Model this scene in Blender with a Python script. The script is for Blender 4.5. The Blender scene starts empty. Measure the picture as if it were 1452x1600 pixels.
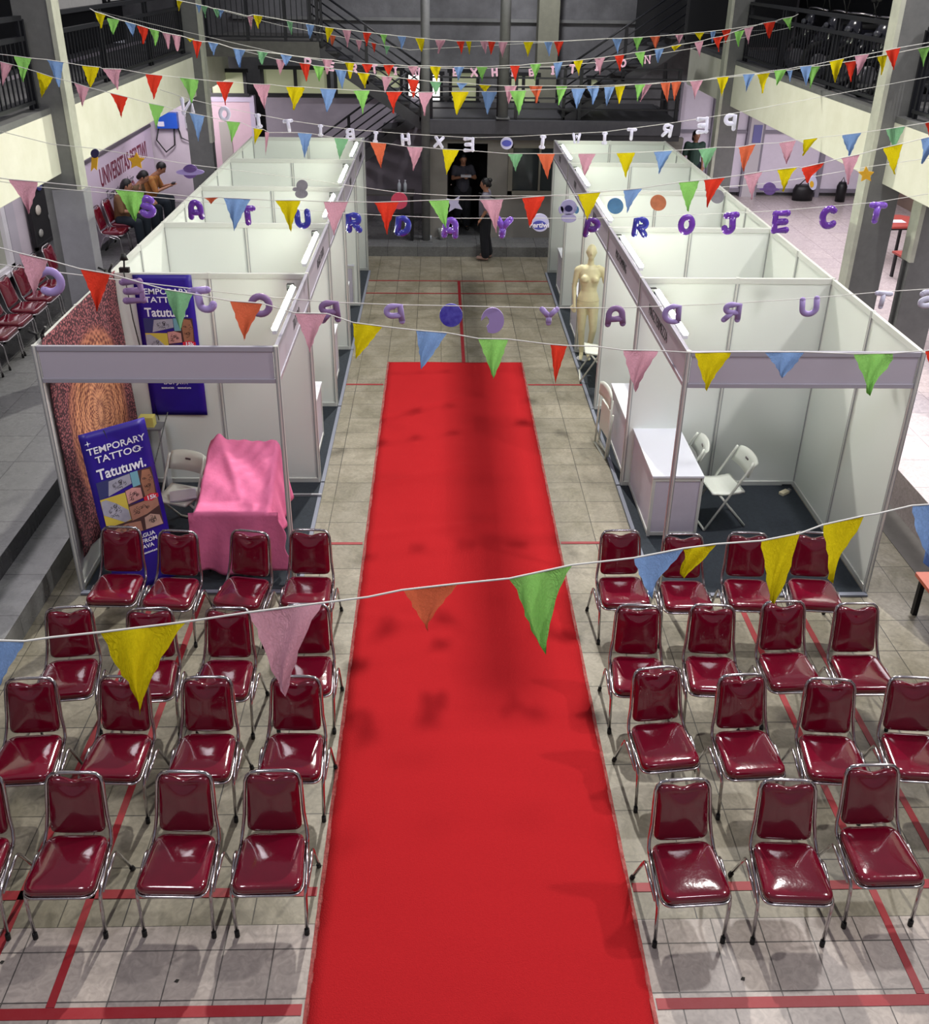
import bpy, bmesh, math, random
from mathutils import Vector, Matrix
random.seed(7)
PI = math.pi
SC = bpy.context.scene
COL = SC.collection

# ------------------------------------------------------------------ camera
CAM_F, CAM_P, CAM_YAW, CAM_ROLL, CAM_H = 1452.75, .4475, .031, .015, 5.4522
_f = Vector((math.sin(CAM_YAW)*math.cos(CAM_P), math.cos(CAM_YAW)*math.cos(CAM_P), -math.sin(CAM_P)))
_r = Vector((math.cos(CAM_YAW), -math.sin(CAM_YAW), 0)); _u = _r.cross(_f)
_R = math.cos(CAM_ROLL)*_r + math.sin(CAM_ROLL)*_u
_U = -math.sin(CAM_ROLL)*_r + math.cos(CAM_ROLL)*_u
cam = bpy.data.cameras.new('camera'); camo = bpy.data.objects.new('camera', cam); COL.objects.link(camo)
cam.sensor_fit = 'AUTO'; cam.sensor_width = 36; cam.lens = CAM_F/1600*36
cam.shift_y = -(800-632)/1600; cam.clip_start = .05; cam.clip_end = 200
M3 = Matrix((_R, _U, -_f)).transposed()
camo.matrix_world = Matrix.Translation((0, 0, CAM_H)) @ M3.to_4x4()
SC.camera = camo

# ------------------------------------------------------------------ world, lamps, exposure
SC.view_settings.view_transform = 'Standard'; SC.view_settings.look = 'None'
SC.view_settings.exposure = 0.0; SC.view_settings.gamma = 1; SC.view_settings.use_curve_mapping = False
SC.cycles.use_denoising = True
SC.cycles.max_bounces = 6; SC.cycles.diffuse_bounces = 3; SC.cycles.glossy_bounces = 3
SC.cycles.transmission_bounces = 6; SC.cycles.transparent_max_bounces = 8
SC.cycles.caustics_reflective = False; SC.cycles.caustics_refractive = False
SC.cycles.sample_clamp_indirect = 4
wd = bpy.data.worlds.new('night'); SC.world = wd; wd.use_nodes = True
wd.node_tree.nodes['Background'].inputs[0].default_value = (.62, .62, .72, 1)
wd.node_tree.nodes['Background'].inputs[1].default_value = .31

def lamp(name, loc, aim, size, power, color=(1, .95, .88), spread=PI, sizey=None):
    l = bpy.data.lights.new(name, 'AREA'); l.energy = power; l.color = color; l.size = size; l.spread = spread
    if sizey: l.shape = 'RECTANGLE'; l.size_y = sizey
    o = bpy.data.objects.new(name, l); COL.objects.link(o); o.location = loc
    o.rotation_euler = (Vector(aim)-Vector(loc)).to_track_quat('-Z', 'Y').to_euler()
    o['kind'] = 'helper'
    return o
lamp('hall_floodlight', (4.6, 8.6, 9.2), (.2, 5.5, 0), .4, 360, (1, .96, .93))
lamp('hall_floodlight', (7.4, 4.7, 8.9), (1.0, 5.2, 0), .3, 330, (1, .96, .94))
lamp('hall_floodlight', (.55, 17.5, 13), (.55, 6, 0), .30, 660, (1, .95, .87), spread=1.7)
lamp('hall_floodlight', (-3.6, 2.5, 8.5), (-.5, 7, 0), 1.2, 130, (.98, .93, 1))
lamp('hall_floodlight', (3.8, .5, 8.5), (.5, 9, 1), 1.2, 110, (.98, .93, 1))
lamp('arcade_light', (7.8, 14, 3.0), (7.8, 14, 0), 3.0, 400, (1, .95, 1), sizey=12)
lamp('arcade_light', (-5.5, 14, 3.0), (-5.5, 14, 0), 1.2, 90, (1, .95, 1), sizey=10)
lamp('stairwell_fill', (1.5, 17.6, 7.6), (.5, 22, 3.8), .6, 150, (.97, .96, 1), spread=2.2)  # added fill to brighten the dark stairs, no known lamp there
lamp('arcade_light', (-5.2, 19.4, 3.0), (-4.3, 20.9, 1.4), .5, 40, (1, .92, .97))  # lamp added out of view under the gallery to light the pink door

# ------------------------------------------------------------------ helpers: pixels of the photo frame to points
def ray(px, py): return _f + _R*((px-726)/CAM_F) - _U*((py-632)/CAM_F)
def atY(px, py, y): d = ray(px, py); return Vector((0, 0, CAM_H)) + d*(y/d.y)
def atZ(px, py, z): d = ray(px, py); return Vector((0, 0, CAM_H)) + d*((z-CAM_H)/d.z)
def atX(px, py, x): d = ray(px, py); return Vector((0, 0, CAM_H)) + d*(x/d.x)

# ------------------------------------------------------------------ materials
def s2l(c): return tuple((x/12.92 if x <= .04045 else ((x+.055)/1.055)**2.4) for x in c)
MATS = {}
def mat(name, col, rough=.5, metal=0, var=0, scale=8, bump=0, bscale=None, coat=0, emit=None, estr=0, col2=None, spec=.5, alpha=1, trans=0):
    """col is an sRGB 0-1 colour; var mixes towards col2 (or a darker tone) with noise"""
    if name in MATS: return MATS[name]
    m = bpy.data.materials.new(name); m.use_nodes = True; nt = m.node_tree; b = nt.nodes['Principled BSDF']
    c = s2l(col); b.inputs['Base Color'].default_value = (*c, 1)
    b.inputs['Roughness'].default_value = rough; b.inputs['Metallic'].default_value = metal
    b.inputs['Specular IOR Level'].default_value = spec
    if coat: b.inputs['Coat Weight'].default_value = coat; b.inputs['Coat Roughness'].default_value = .05
    tc = nt.nodes.new('ShaderNodeTexCoord')
    if var:
        n = nt.nodes.new('ShaderNodeTexNoise'); n.inputs['Scale'].default_value = scale; n.inputs['Detail'].default_value = 6
        n.inputs['Roughness'].default_value = .65
        nt.links.new(tc.outputs['Object'], n.inputs['Vector'])
        r = nt.nodes.new('ShaderNodeMapRange'); r.inputs[1].default_value = .35; r.inputs[2].default_value = .65
        r.inputs[4].default_value = var
        nt.links.new(n.outputs['Fac'], r.inputs[0])
        mx = nt.nodes.new('ShaderNodeMix'); mx.data_type = 'RGBA'
        mx.inputs[6].default_value = (*c, 1)
        mx.inputs[7].default_value = (*(s2l(col2) if col2 else tuple(x*.45 for x in c)), 1)
        nt.links.new(r.outputs[0], mx.inputs[0]); nt.links.new(mx.outputs[2], b.inputs['Base Color'])
    if bump:
        n = nt.nodes.new('ShaderNodeTexNoise'); n.inputs['Scale'].default_value = bscale or scale; n.inputs['Detail'].default_value = 4
        nt.links.new(tc.outputs['Object'], n.inputs['Vector'])
        bp = nt.nodes.new('ShaderNodeBump'); bp.inputs['Strength'].default_value = bump; bp.inputs['Distance'].default_value = .02
        nt.links.new(n.outputs['Fac'], bp.inputs['Height']); nt.links.new(bp.outputs[0], b.inputs['Normal'])
    if emit: b.inputs['Emission Color'].default_value = (*s2l(emit), 1); b.inputs['Emission Strength'].default_value = estr
    if trans: b.inputs['Transmission Weight'].default_value = trans
    if alpha < 1: b.inputs['Alpha'].default_value = alpha
    MATS[name] = m; return m

def paper(name, col):
    m = bpy.data.materials.new(name); m.use_nodes = True; nt = m.node_tree; nt.nodes.clear()
    out = nt.nodes.new('ShaderNodeOutputMaterial'); d = nt.nodes.new('ShaderNodeBsdfDiffuse'); t = nt.nodes.new('ShaderNodeBsdfTranslucent')
    mx = nt.nodes.new('ShaderNodeMixShader'); mx.inputs[0].default_value = .45
    n = nt.nodes.new('ShaderNodeTexNoise'); n.inputs['Scale'].default_value = 25
    cr = nt.nodes.new('ShaderNodeMix'); cr.data_type = 'RGBA'; c = s2l(col)
    cr.inputs[6].default_value = (*c, 1); cr.inputs[7].default_value = (*(x*.72 for x in c), 1)
    nt.links.new(n.outputs['Fac'], cr.inputs[0])
    wv = nt.nodes.new('ShaderNodeTexNoise'); wv.inputs['Scale'].default_value = 9; wv.inputs['Distortion'].default_value = 1.5; bp = nt.nodes.new('ShaderNodeBump'); bp.inputs['Strength'].default_value = .9; bp.inputs['Distance'].default_value = .03
    nt.links.new(wv.outputs['Fac'], bp.inputs['Height']); nt.links.new(bp.outputs[0], d.inputs['Normal'])
    for s in (d, t): nt.links.new(cr.outputs[2], s.inputs['Color'])
    nt.links.new(d.outputs[0], mx.inputs[1]); nt.links.new(t.outputs[0], mx.inputs[2]); nt.links.new(mx.outputs[0], out.inputs[0])
    return m

# ------------------------------------------------------------------ mesh helpers
def BM(): return bmesh.new()
def obj(name, bm, m=None, parent=None, smooth=False, bevel=0, seg=2, solid=0):
    me = bpy.data.meshes.new(name); bm.normal_update(); bm.to_mesh(me); bm.free()
    for x in (m if isinstance(m, (list, tuple)) else [m] if m else []): me.materials.append(x)
    if smooth:
        for p in me.polygons: p.use_smooth = True
    o = bpy.data.objects.new(name, me); COL.objects.link(o)
    if parent: o.parent = parent
    if solid: md = o.modifiers.new('solid', 'SOLIDIFY'); md.thickness = solid; md.offset = 0
    if bevel: md = o.modifiers.new('bevel', 'BEVEL'); md.width = bevel; md.segments = seg; md.limit_method = 'ANGLE'
    return o
def box(bm, x0, x1, y0, y1, z0, z1, mi=0, M=None):
    vs = [bm.verts.new((x, y, z)) for z in (z0, z1) for y in (y0, y1) for x in (x0, x1)]
    if M is not None:
        for v in vs: v.co = M @ v.co
    for q in ((0, 2, 3, 1), (4, 5, 7, 6), (0, 1, 5, 4), (2, 6, 7, 3), (0, 4, 6, 2), (1, 3, 7, 5)):
        f = bm.faces.new([vs[i] for i in q]); f.material_index = mi
    return bm
def bx(*a, **k): return box(BM(), *a, **k)
def tube(bm, pts, r, n=8, closed=False, caps=True, mi=0):
    """sweep a circle (radius r or list) along pts"""
    pts = [Vector(p) for p in pts]; N = len(pts); rings = []; prev = None
    for i, p in enumerate(pts):
        a = pts[(i-1) % N] if (closed or i > 0) else p; b = pts[(i+1) % N] if (closed or i < N-1) else p
        t = (b-a).normalized()
        if prev is None:
            nrm = t.orthogonal().normalized()
        else:
            nrm = (prev - t*prev.dot(t)); nrm = nrm.normalized() if nrm.length > 1e-6 else t.orthogonal().normalized()
        prev = nrm; bn = t.cross(nrm); rr = r[i] if isinstance(r, (list, tuple)) else r
        rings.append([bm.verts.new(p + nrm*math.cos(2*PI*k/n)*rr + bn*math.sin(2*PI*k/n)*rr) for k in range(n)])
    L = N if closed else N-1
    for i in range(L):
        A, B = rings[i], rings[(i+1) % N]
        for k in range(n):
            f = bm.faces.new((A[k], A[(k+1) % n], B[(k+1) % n], B[k])); f.smooth = True; f.material_index = mi
    if caps and not closed:
        f = bm.faces.new(rings[0][::-1]); f.material_index = mi
        f = bm.faces.new(rings[-1]); f.material_index = mi
    return bm
def loft(bm, rings, n=20, caps=True, mi=0):
    """rings: (cx, cy, z, rx, ry) ellipses stacked"""
    R = []
    for cx, cy, z, rx, ry in rings:
        R.append([bm.verts.new((cx+rx*math.cos(2*PI*k/n), cy+ry*math.sin(2*PI*k/n), z)) for k in range(n)])
    for A, B in zip(R, R[1:]):
        for k in range(n):
            f = bm.faces.new((A[k], A[(k+1) % n], B[(k+1) % n], B[k])); f.smooth = True; f.material_index = mi
    if caps: bm.faces.new(R[0][::-1]).material_index = mi; bm.faces.new(R[-1]).material_index = mi
    return bm
def ball(bm, c, r, seg=14, M=None, mi=0):
    r = Vector(r) if hasattr(r, '__len__') else Vector((r, r, r))
    before = set(bm.verts)
    bmesh.ops.create_uvsphere(bm, u_segments=seg, v_segments=max(6, seg*2//3), radius=1)
    nv = [v for v in bm.verts if v not in before]
    for v in nv:
        v.co = Vector((v.co.x*r.x, v.co.y*r.y, v.co.z*r.z))
        if M is not None: v.co = M @ v.co
        v.co += Vector(c)
    fs = set(f for v in nv for f in v.link_faces)
    for f in fs: f.smooth = True; f.material_index = mi
    return bm
def poly(bm, pts, d=None, mi=0):
    """a flat polygon, extruded by vector d"""
    a = [bm.verts.new(p) for p in pts]; f = bm.faces.new(a); f.material_index = mi
    if d is not None:
        d = Vector(d); b = [bm.verts.new(Vector(p)+d) for p in pts]; g = bm.faces.new(b[::-1]); g.material_index = mi
        for i in range(len(a)):
            h = bm.faces.new((a[i], b[i], b[(i+1) % len(a)], a[(i+1) % len(a)])); h.material_index = mi
    return bm
def tag(o, label=None, cat=None, group=None, kind=None):
    if label: o['label'] = label
    if cat: o['category'] = cat
    if group: o['group'] = group
    if kind: o['kind'] = kind
    return o
def thing(name, label, cat, loc=(0, 0, 0), rz=0, group=None):
    o = bpy.data.objects.new(name, None); COL.objects.link(o); o.location = loc; o.rotation_euler = (0, 0, rz)
    return tag(o, label, cat, group)
def struct(name, bm, m, parent=None, **k):
    o = obj(name, bm, m, parent, **k)
    if not parent: o['kind'] = 'structure'
    return o
def dup(root, loc, rz, label=None, group=None):
    r = root.copy(); COL.objects.link(r); r.location = loc; r.rotation_euler = (0, 0, rz)
    if label: r['label'] = label
    if group: r['group'] = group
    for ch in list(root.children):
        c = ch.copy(); COL.objects.link(c); c.parent = r
        for g in list(ch.children):
            d = g.copy(); COL.objects.link(d); d.parent = c
    return r
def bake(o):
    """apply the modifiers of o into its mesh"""
    dg = bpy.context.evaluated_depsgraph_get(); dg.update()
    me = bpy.data.meshes.new_from_object(o.evaluated_get(dg)); o.modifiers.clear(); o.data = me; return o
def fuse(o, voxel, smooth=6):
    md = o.modifiers.new('r', 'REMESH'); md.mode = 'VOXEL'; md.voxel_size = voxel; md.use_smooth_shade = True
    md = o.modifiers.new('s', 'SMOOTH'); md.iterations = smooth; md.factor = .5
    return bake(o)
_txt = {}
def text_mesh(name, s, size, m, parent=None, ext=.001, bev=0, off=0, sx=1, mirror=False, align='CENTER', res=3):
    cu = bpy.data.curves.new(name, 'FONT'); cu.body = s; cu.size = size; cu.extrude = ext; cu.bevel_depth = bev; cu.offset = off
    cu.align_x = align; cu.align_y = 'CENTER'; cu.resolution_u = res; cu.bevel_resolution = 2
    t = bpy.data.objects.new(name, cu); COL.objects.link(t)
    dg = bpy.context.evaluated_depsgraph_get(); me = bpy.data.meshes.new_from_object(t.evaluated_get(dg))
    bpy.data.objects.remove(t)
    for v in me.vertices: v.co.x *= sx*(-1 if mirror else 1)
    me.materials.clear(); me.materials.append(m)
    for p in me.polygons: p.use_smooth = bool(bev)
    o = bpy.data.objects.new(name, me); COL.objects.link(o)
    if parent: o.parent = parent
    return o
def frame(o, origin, ex, ey):
    """place a mesh drawn in its local xy plane so that x runs along ex and y along ey"""
    ex = Vector(ex).normalized(); ey = Vector(ey); ey = (ey-ex*ey.dot(ex)).normalized(); ez = ex.cross(ey)
    M = Matrix((ex, ey, ez)).transposed().to_4x4(); M.translation = Vector(origin)
    o.matrix_local = M; return o

# common materials
WHITE = mat('white_panel', (.92, .94, .92), .35, var=.10, scale=1.2, col2=(.86, .89, .86))
ALU = mat('aluminium', (.80, .80, .82), .32, metal=.55, var=.2, scale=30)
FASC = mat('fascia_board', (.76, .74, .79), .4, var=.15, scale=2, col2=(.70, .68, .74))
CHROME = mat('chrome', (.78, .76, .77), .16, metal=1, var=.25, scale=40)
VINYL = mat('burgundy_vinyl', (.43, .02, .13), .12, coat=1, var=.3, scale=6, bump=.16, bscale=8)
RUBBER = mat('black_rubber', (.06, .06, .06), .7)
BLACK = mat('black_metal', (.07, .07, .085), .45, var=.3, scale=12)
RAILM = mat('railing_paint', (.10, .105, .13), .4, var=.3, scale=10)
CREAM = mat('cream_paint', (.93, .93, .86), .7, var=.3, scale=2.2, col2=(.80, .80, .68))
STEELC = mat('grey_column', (.45, .455, .45), .45, var=.5, scale=5, col2=(.34, .34, .345))
STRIP = mat('flange_paint', (.74, .75, .69), .5, var=.3, scale=6)
GREYW = mat('grey_wall', (.45, .45, .47), .7, var=.3, scale=3)
LILAC = mat('lilac_wall', (.80, .76, .80), .6, var=.2, scale=2)
CONC = mat('dark_concrete', (.43, .43, .44), .85, var=.7, scale=1.6, bump=.3, bscale=12)
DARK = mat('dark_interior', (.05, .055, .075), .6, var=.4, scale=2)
GLASS = mat('window_glass', (.75, .8, .8), .05, trans=.9, alpha=.35)
CORD = mat('white_cord', (.82, .82, .80), .6)
DCARP = mat('charcoal_carpet', (.18, .21, .245), .95, var=.5, scale=30, bump=.4, bscale=200)

# ================================================================== the setting
def tile_mat(name, sx, sy, ox, oy, c1, c2, grout, rough=.22, stain=.5, stainc=(.36, .36, .31)):
    m = bpy.data.materials.new(name); m.use_nodes = True; nt = m.node_tree; b = nt.nodes['Principled BSDF']; L = nt.links
    tc = nt.nodes.new('ShaderNodeTexCoord'); mp = nt.nodes.new('ShaderNodeMapping'); mp.vector_type = 'POINT'
    mp.inputs['Location'].default_value = (-ox+100*sx, -oy+100*sy, 0)
    br = nt.nodes.new('ShaderNodeTexBrick'); br.offset = 0; br.squash = 1
    br.inputs['Scale'].default_value = 1; br.inputs['Brick Width'].default_value = sx; br.inputs['Row Height'].default_value = sy
    br.inputs['Mortar Size'].default_value = .0045; br.inputs['Mortar Smooth'].default_value = .2; br.inputs['Bias'].default_value = 0
    br.inputs['Color1'].default_value = (*s2l(c1), 1); br.inputs['Color2'].default_value = (*s2l(c2), 1); br.inputs['Mortar'].default_value = (*s2l(grout), 1)
    L.new(tc.outputs['Object'], mp.inputs[0]); L.new(mp.outputs[0], br.inputs['Vector'])
    n = nt.nodes.new('ShaderNodeTexNoise'); n.inputs['Scale'].default_value = 1.7; n.inputs['Detail'].default_value = 9; n.inputs['Roughness'].default_value = .7
    n.inputs['Distortion'].default_value = .8
    L.new(tc.outputs['Object'], n.inputs['Vector'])
    r = nt.nodes.new('ShaderNodeMapRange'); r.inputs[1].default_value = .42; r.inputs[2].default_value = .68; r.inputs[4].default_value = stain
    L.new(n.outputs['Fac'], r.inputs[0])
    mx = nt.nodes.new('ShaderNodeMix'); mx.data_type = 'RGBA'; mx.blend_type = 'MIX'
    L.new(r.outputs[0], mx.inputs[0]); L.new(br.outputs['Color'], mx.inputs[6]); mx.inputs[7].default_value = (*s2l(stainc), 1)
    n3 = nt.nodes.new('ShaderNodeTexNoise'); n3.inputs['Scale'].default_value = 14; n3.inputs['Detail'].default_value = 8; n3.inputs['Distortion'].default_value = 2
    L.new(tc.outputs['Object'], n3.inputs['Vector'])
    r3 = nt.nodes.new('ShaderNodeMapRange'); r3.inputs[1].default_value = .3; r3.inputs[2].default_value = .75; r3.inputs[3].default_value = .78; r3.inputs[4].default_value = 1.15
    L.new(n3.outputs['Fac'], r3.inputs[0])
    mu = nt.nodes.new('ShaderNodeMix'); mu.data_type = 'RGBA'; mu.blend_type = 'MULTIPLY'; mu.inputs[0].default_value = 1
    L.new(mx.outputs[2], mu.inputs[6]); L.new(r3.outputs[0], mu.inputs[7])
    L.new(mu.outputs[2], b.inputs['Base Color'])
    r2 = nt.nodes.new('ShaderNodeMapRange'); r2.inputs[3].default_value = rough; r2.inputs[4].default_value = rough+.3
    L.new(n.outputs['Fac'], r2.inputs[0]); L.new(r2.outputs[0], b.inputs['Roughness'])
    bp = nt.nodes.new('ShaderNodeBump'); bp.inputs['Strength'].default_value = .35; bp.inputs['Distance'].default_value = .004; bp.invert = True
    L.new(br.outputs['Fac'], bp.inputs['Height']); L.new(bp.outputs[0], b.inputs['Normal'])
    return m
T_MAIN = tile_mat('court_tile', .40, .417, 1.64, 3.85, (.60, .575, .51), (.54, .52, .46), (.22, .21, .20), .30, .85, (.41, .39, .31))
T_FRONT = tile_mat('pale_tile', .302, .302, 1.42, 3.39, (.68, .64, .61), (.64, .60, .575), (.30, .28, .27), .25, .45, (.52, .50, .48))
T_PLAT = tile_mat('grey_platform_tile', .6, .6, -4.03, 3.0, (.49, .495, .49), (.45, .455, .455), (.26, .26, .27), .12, .3, (.33, .34, .34))
T_WHITE = tile_mat('white_floor_tile', .6, .6, 5.05, 3.0, (.80, .75, .74), (.77, .72, .72), (.60, .56, .56), .08, .2, (.70, .66, .66))
fl = struct('floor', bx(-6.4, 5.06, 3.85, 19, -.3, 0), T_MAIN)
struct('floor', bx(-6.4, 5.06, -3, 3.85, -.3, 0), T_FRONT)
struct('floor', bx(4.74, 5.05, 3.85, 18.2, 0, .006), mat('gutter_tile', (.40, .39, .38), .5, var=.3))
REDL = mat('court_line_red', (.56, .06, .11), .5, var=.3, scale=14, col2=(.60, .20, .23))
def court(x0, x1, y0, y1):
    o = obj('court_line', bx(x0, x1, y0, y1, -.001, .004), REDL, fl); return o
for y in (3.325, 4.075, 8.04, 12.0, 15.97, 16.69):
    for a, b in ((-3.2, -.78), (1.27, 3.6)) if y < 12.8 else ((-2.7, 3.4),):
        court(a, b, y-.02 if y > 5 else y-.032, y+.02 if y > 5 else y+.032)
for x in (-2.66, -2.22, 2.84, 3.37): court(x-.025, x+.025, 3.36, 16.69)
for a, b in ((12.8, 15.95), (15.99, 16.67)): court(.35, .40, a, b)

# raised walkways on both sides and the step at the far end
struct('floor', bx(-4.03, -3.65, -3, 18.27, -.3, .235), T_PLAT)
struct('floor', bx(-6.4, -4.03, -3, 21.6, -.3, .43), T_PLAT)
struct('floor', bx(5.05, 11, -3, 22.2, -.3, .45), T_WHITE)
struct('floor', bx(-4.03, 5.05, 18.27, 22, -.3, .2), T_PLAT)
# side walls
lw = struct('wall_left', bx(-6.5, -6.3, -3, 21.6, .43, 3.75), LILAC)
obj('wainscot', bx(-6.3, -6.28, -3, 21, .43, 1.25), GREYW, lw)
struct('wall_right', bx(10.6, 10.8, -3, 22.2, .45, 3.75), mat('tan_wall', (.55, .47, .42), .6, var=.3, scale=2))
# gallery fascia beams in cream paint, with slabs
def gallery(name, x, s, y0, y1, zb, zt):
    o = struct(name, bx(min(x, x+s*.12), max(x, x+s*.12), y0, y1, zb, zt), CREAM, bevel=.01)
    obj('gallery_slab', bx(min(x+s*.12, x+s*2.4), max(x+s*.12, x+s*2.4), y0, y1, zt-.2, zt-.02), CONC, o)
    obj('parapet_curb', bx(min(x, x+s*.2), max(x, x+s*.2), y0, y1, zt, zt+.07), STEELC, o)
    return o
gallery('wall_left_beam', -4.5, -1, -1, 21.2, 3.07, 3.76)
gallery('wall_right_beam', 5.4, 1, -1, 21.2, 3.04, 3.77)
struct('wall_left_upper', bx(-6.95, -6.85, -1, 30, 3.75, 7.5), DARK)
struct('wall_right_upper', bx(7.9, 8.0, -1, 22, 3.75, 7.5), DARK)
# pale boards and windows in the upper left gallery
for i, (y0, y1, z0, z1) in enumerate(((10.2, 12.4, 4.55, 6.2), (17.0, 20.6, 4.52, 6.2), (21.0, 27.6, 4.55, 6.2))):
    w = struct('window_%d' % (i+1), bx(-6.84, -6.80, y0, y1, z0, z1), mat('pale_board', (.80, .79, .77), .6, var=.2, emit=(.8, .79, .78), estr=.22))
    obj('window_frame', box(box(BM(), -6.80, -6.76, y0-.05, y1+.05, z0-.08, z0), -6.80, -6.76, y0-.05, y0, z0, z1), BLACK, w)
# far end: dark concrete wall with window strips
bwm = BM(); box(bwm, -6.3, -4.95, 21, 21.2, .43, 3.07); box(bwm, -6.9, 10.6, 22.0, 22.3, 0, 8.5)
bw = struct('wall_back', bwm, CONC)
obj('plaster_panel', bx(-6.3, -4.95, 20.97, 21.0, .43, 3.05), LILAC, bw)
obj('plaster_panel', bx(-3.75, -.35, 20.95, 22.0, .2, 2.70), mat('lilac_plaster', (.60, .57, .61), .7, var=.25, scale=1.5), bw)
for z in (4.2, 5.3): obj('ledge', bx(-4.5, 5, 21.9, 22.0, z, z+.07), STEELC, bw)
# panelled door in pale pink with a frame, at the far end of the walkway
d1 = struct('door_1', bx(-4.88, -4.05, 20.85, 20.93, .43, 2.62), mat('pink_door', (.83, .72, .76), .5, var=.1))
obj('door_frame', box(box(BM(), -4.96, -3.95, 20.8, 21.0, 2.62, 2.75), -4.05, -3.95, 20.8, 21, .43, 2.62), mat('lilac_frame', (.74, .70, .78), .5), d1)
obj('door_panel', bx(-4.75, -4.5, 20.83, 20.85, .9, 2.2), mat('pinkgrey', (.66, .64, .62), .5), d1)
WPAN = mat('pale_green_pane', (.66, .68, .55), .3, emit=(.62, .64, .50), estr=.28)
LITP = mat('lit_pane', (.95, .95, .95), .3, emit=(1, .98, .95), estr=1.6)
def win(n, x0, x1, y, z0, z1, pm, nx=1, fr=.07, lit=None):
    w = struct('window_%d' % n, bx(x0, x1, y, y+.02, z0, z1), pm)
    f = BM(); box(f, x0-fr, x1+fr, y-.05, y+.04, z0-fr, z0); box(f, x0-fr, x1+fr, y-.05, y+.04, z1, z1+fr)
    for k in range(nx+1):
        xx = x0+(x1-x0)*k/nx; box(f, xx-fr/2, xx+fr/2, y-.05, y+.04, z0, z1)
    obj('window_frame', f, BLACK, w); return w
win(4, -4.85, -4.10, 20.8, 2.80, 3.22, WPAN)
win(5, -3.75, -2.35, 20.9, 2.80, 3.28, WPAN, 2)
win(6, -2.20, -.80, 20.9, 2.80, 3.28, WPAN, 1)
win(7, -.70, .05, 21.4, 2.62, 3.15, LITP, 2)
win(8, .25, .85, 21.4, 2.62, 3.20, WPAN, 1)
win(9, 1.55, 2.15, 21.4, 2.62, 3.15, WPAN, 2)
win(10, 3.3, 3.7, 21.4, 2.62, 3.1, WPAN, 1)
# small service room under the landing, with a door opening and a window
BEIGE = mat('beige_room_wall', (.56, .55, .52), .75, var=.25, scale=1.6)
rm = BM()
box(rm, -.22, .17, 19.0, 19.1, .2, 2.12); box(rm, .98, 1.42, 19.0, 19.1, .2, 2.12)
box(rm, 1.42, 2.6, 19.0, 19.1, .2, 1.13); box(rm, 2.6, 4.9, 19.0, 19.1, .2, 2.12)
box(rm, -.22, 4.9, 18.97, 19.12, 2.12, 2.26); box(rm, -.22, -.1, 19.1, 21, .2, 2.26); box(rm, 2.62, 2.7, 19.1, 21, .2, 2.2)
struct('wall_service_room', rm, BEIGE)
w = struct('window_11', bx(1.48, 2.6, 19.05, 19.06, 1.17, 2.08), mat('dark_pane', (.16, .19, .2), .08, spec=.8))
f = BM(); box(f, 1.40, 2.62, 18.96, 19.03, 1.10, 1.18); box(f, 1.40, 2.62, 18.96, 19.03, 2.04, 2.12); box(f, 1.40, 1.49, 18.96, 19.03, 1.1, 2.12); box(f, 2.02, 2.06, 18.99, 19.03, 1.18, 2.04)
obj('window_frame', f, mat('beige_frame', (.50, .49, .44), .6), w)
d2 = struct('door_2', bx(.14, .19, 19.12, 19.85, .2, 2.1), mat('dark_door', (.10, .11, .14), .4))
obj('door_handle', tube(BM(), [(.21, 19.75, 1.15), (.26, 19.75, 1.15), (.26, 19.65, 1.15)], .012), CHROME, d2)
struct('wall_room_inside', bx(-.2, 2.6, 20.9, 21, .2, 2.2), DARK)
# arcade end glazing on the other side
FRM = mat('grey_frame', (.55, .53, .58), .5)
PALE = mat('pale_lilac_panel', (.84, .80, .86), .4, var=.1, emit=(.9, .86, .92), estr=.10)
for i, (x0, x1) in enumerate(((5.5, 6.25), (6.35, 7.1), (7.5, 8.9), (9.0, 10.5))):
    w = struct('window_%d' % (12+i), bx(x0, x1, 21.92, 21.95, .62, 3.0), PALE)
    g = BM(); box(g, x0-.05, x0, 21.8, 21.95, .45, 3.0); box(g, x1, x1+.05, 21.8, 21.95, .45, 3.0)
    box(g, x0, x1, 21.84, 21.93, .55, .63); box(g, x0, x1, 21.84, 21.93, 1.9, 1.97)
    obj('window_frame', g, FRM, w)
d3 = struct('door_3', bx(7.15, 7.45, 21.8, 21.9, .45, 2.6), mat('cupboard_white', (.80, .78, .80), .4))
obj('notice', bx(7.22, 7.42, 21.78, 21.80, 1.7, 2.1), mat('blue_notice', (.45, .45, .68), .5), d3)
d4 = struct('door_4', bx(10.52, 10.6, 15.3, 16.3, .45, 2.6), mat('brown_door', (.33, .20, .17), .4, var=.3))
obj('door_handle', tube(BM(), [(10.5, 15.45, 1.4), (10.46, 15.45, 1.4), (10.46, 15.6, 1.4)], .012), CHROME, d4)
# left wall fittings: frosted window and framed display
w = struct('window_16', bx(-6.29, -6.26, 9.6, 13.2, 1.35, 2.6), mat('frosted_pane', (.62, .63, .58), .4, var=.1))
g = BM()
for z0, z1 in ((1.22, 1.29), (1.29, 1.35), (2.6, 2.7)): box(g, -6.28, -6.20+(.03 if z0 < 1.25 else 0), 9.5, 13.32, z0, z1)
box(g, -6.28, -6.2, 13.2, 13.32, 1.3, 2.7)
obj('window_frame', g, mat('white_frame', (.84, .83, .85), .4), w)
struct('trim_1', box(box(BM(), -6.29, -6.2, 13.34, 13.5, .43, 3.05), -6.29, -6.24, 13.52, 13.7, .43, 3.05), mat('lilac_trim', (.70, .68, .72), .5))

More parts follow.
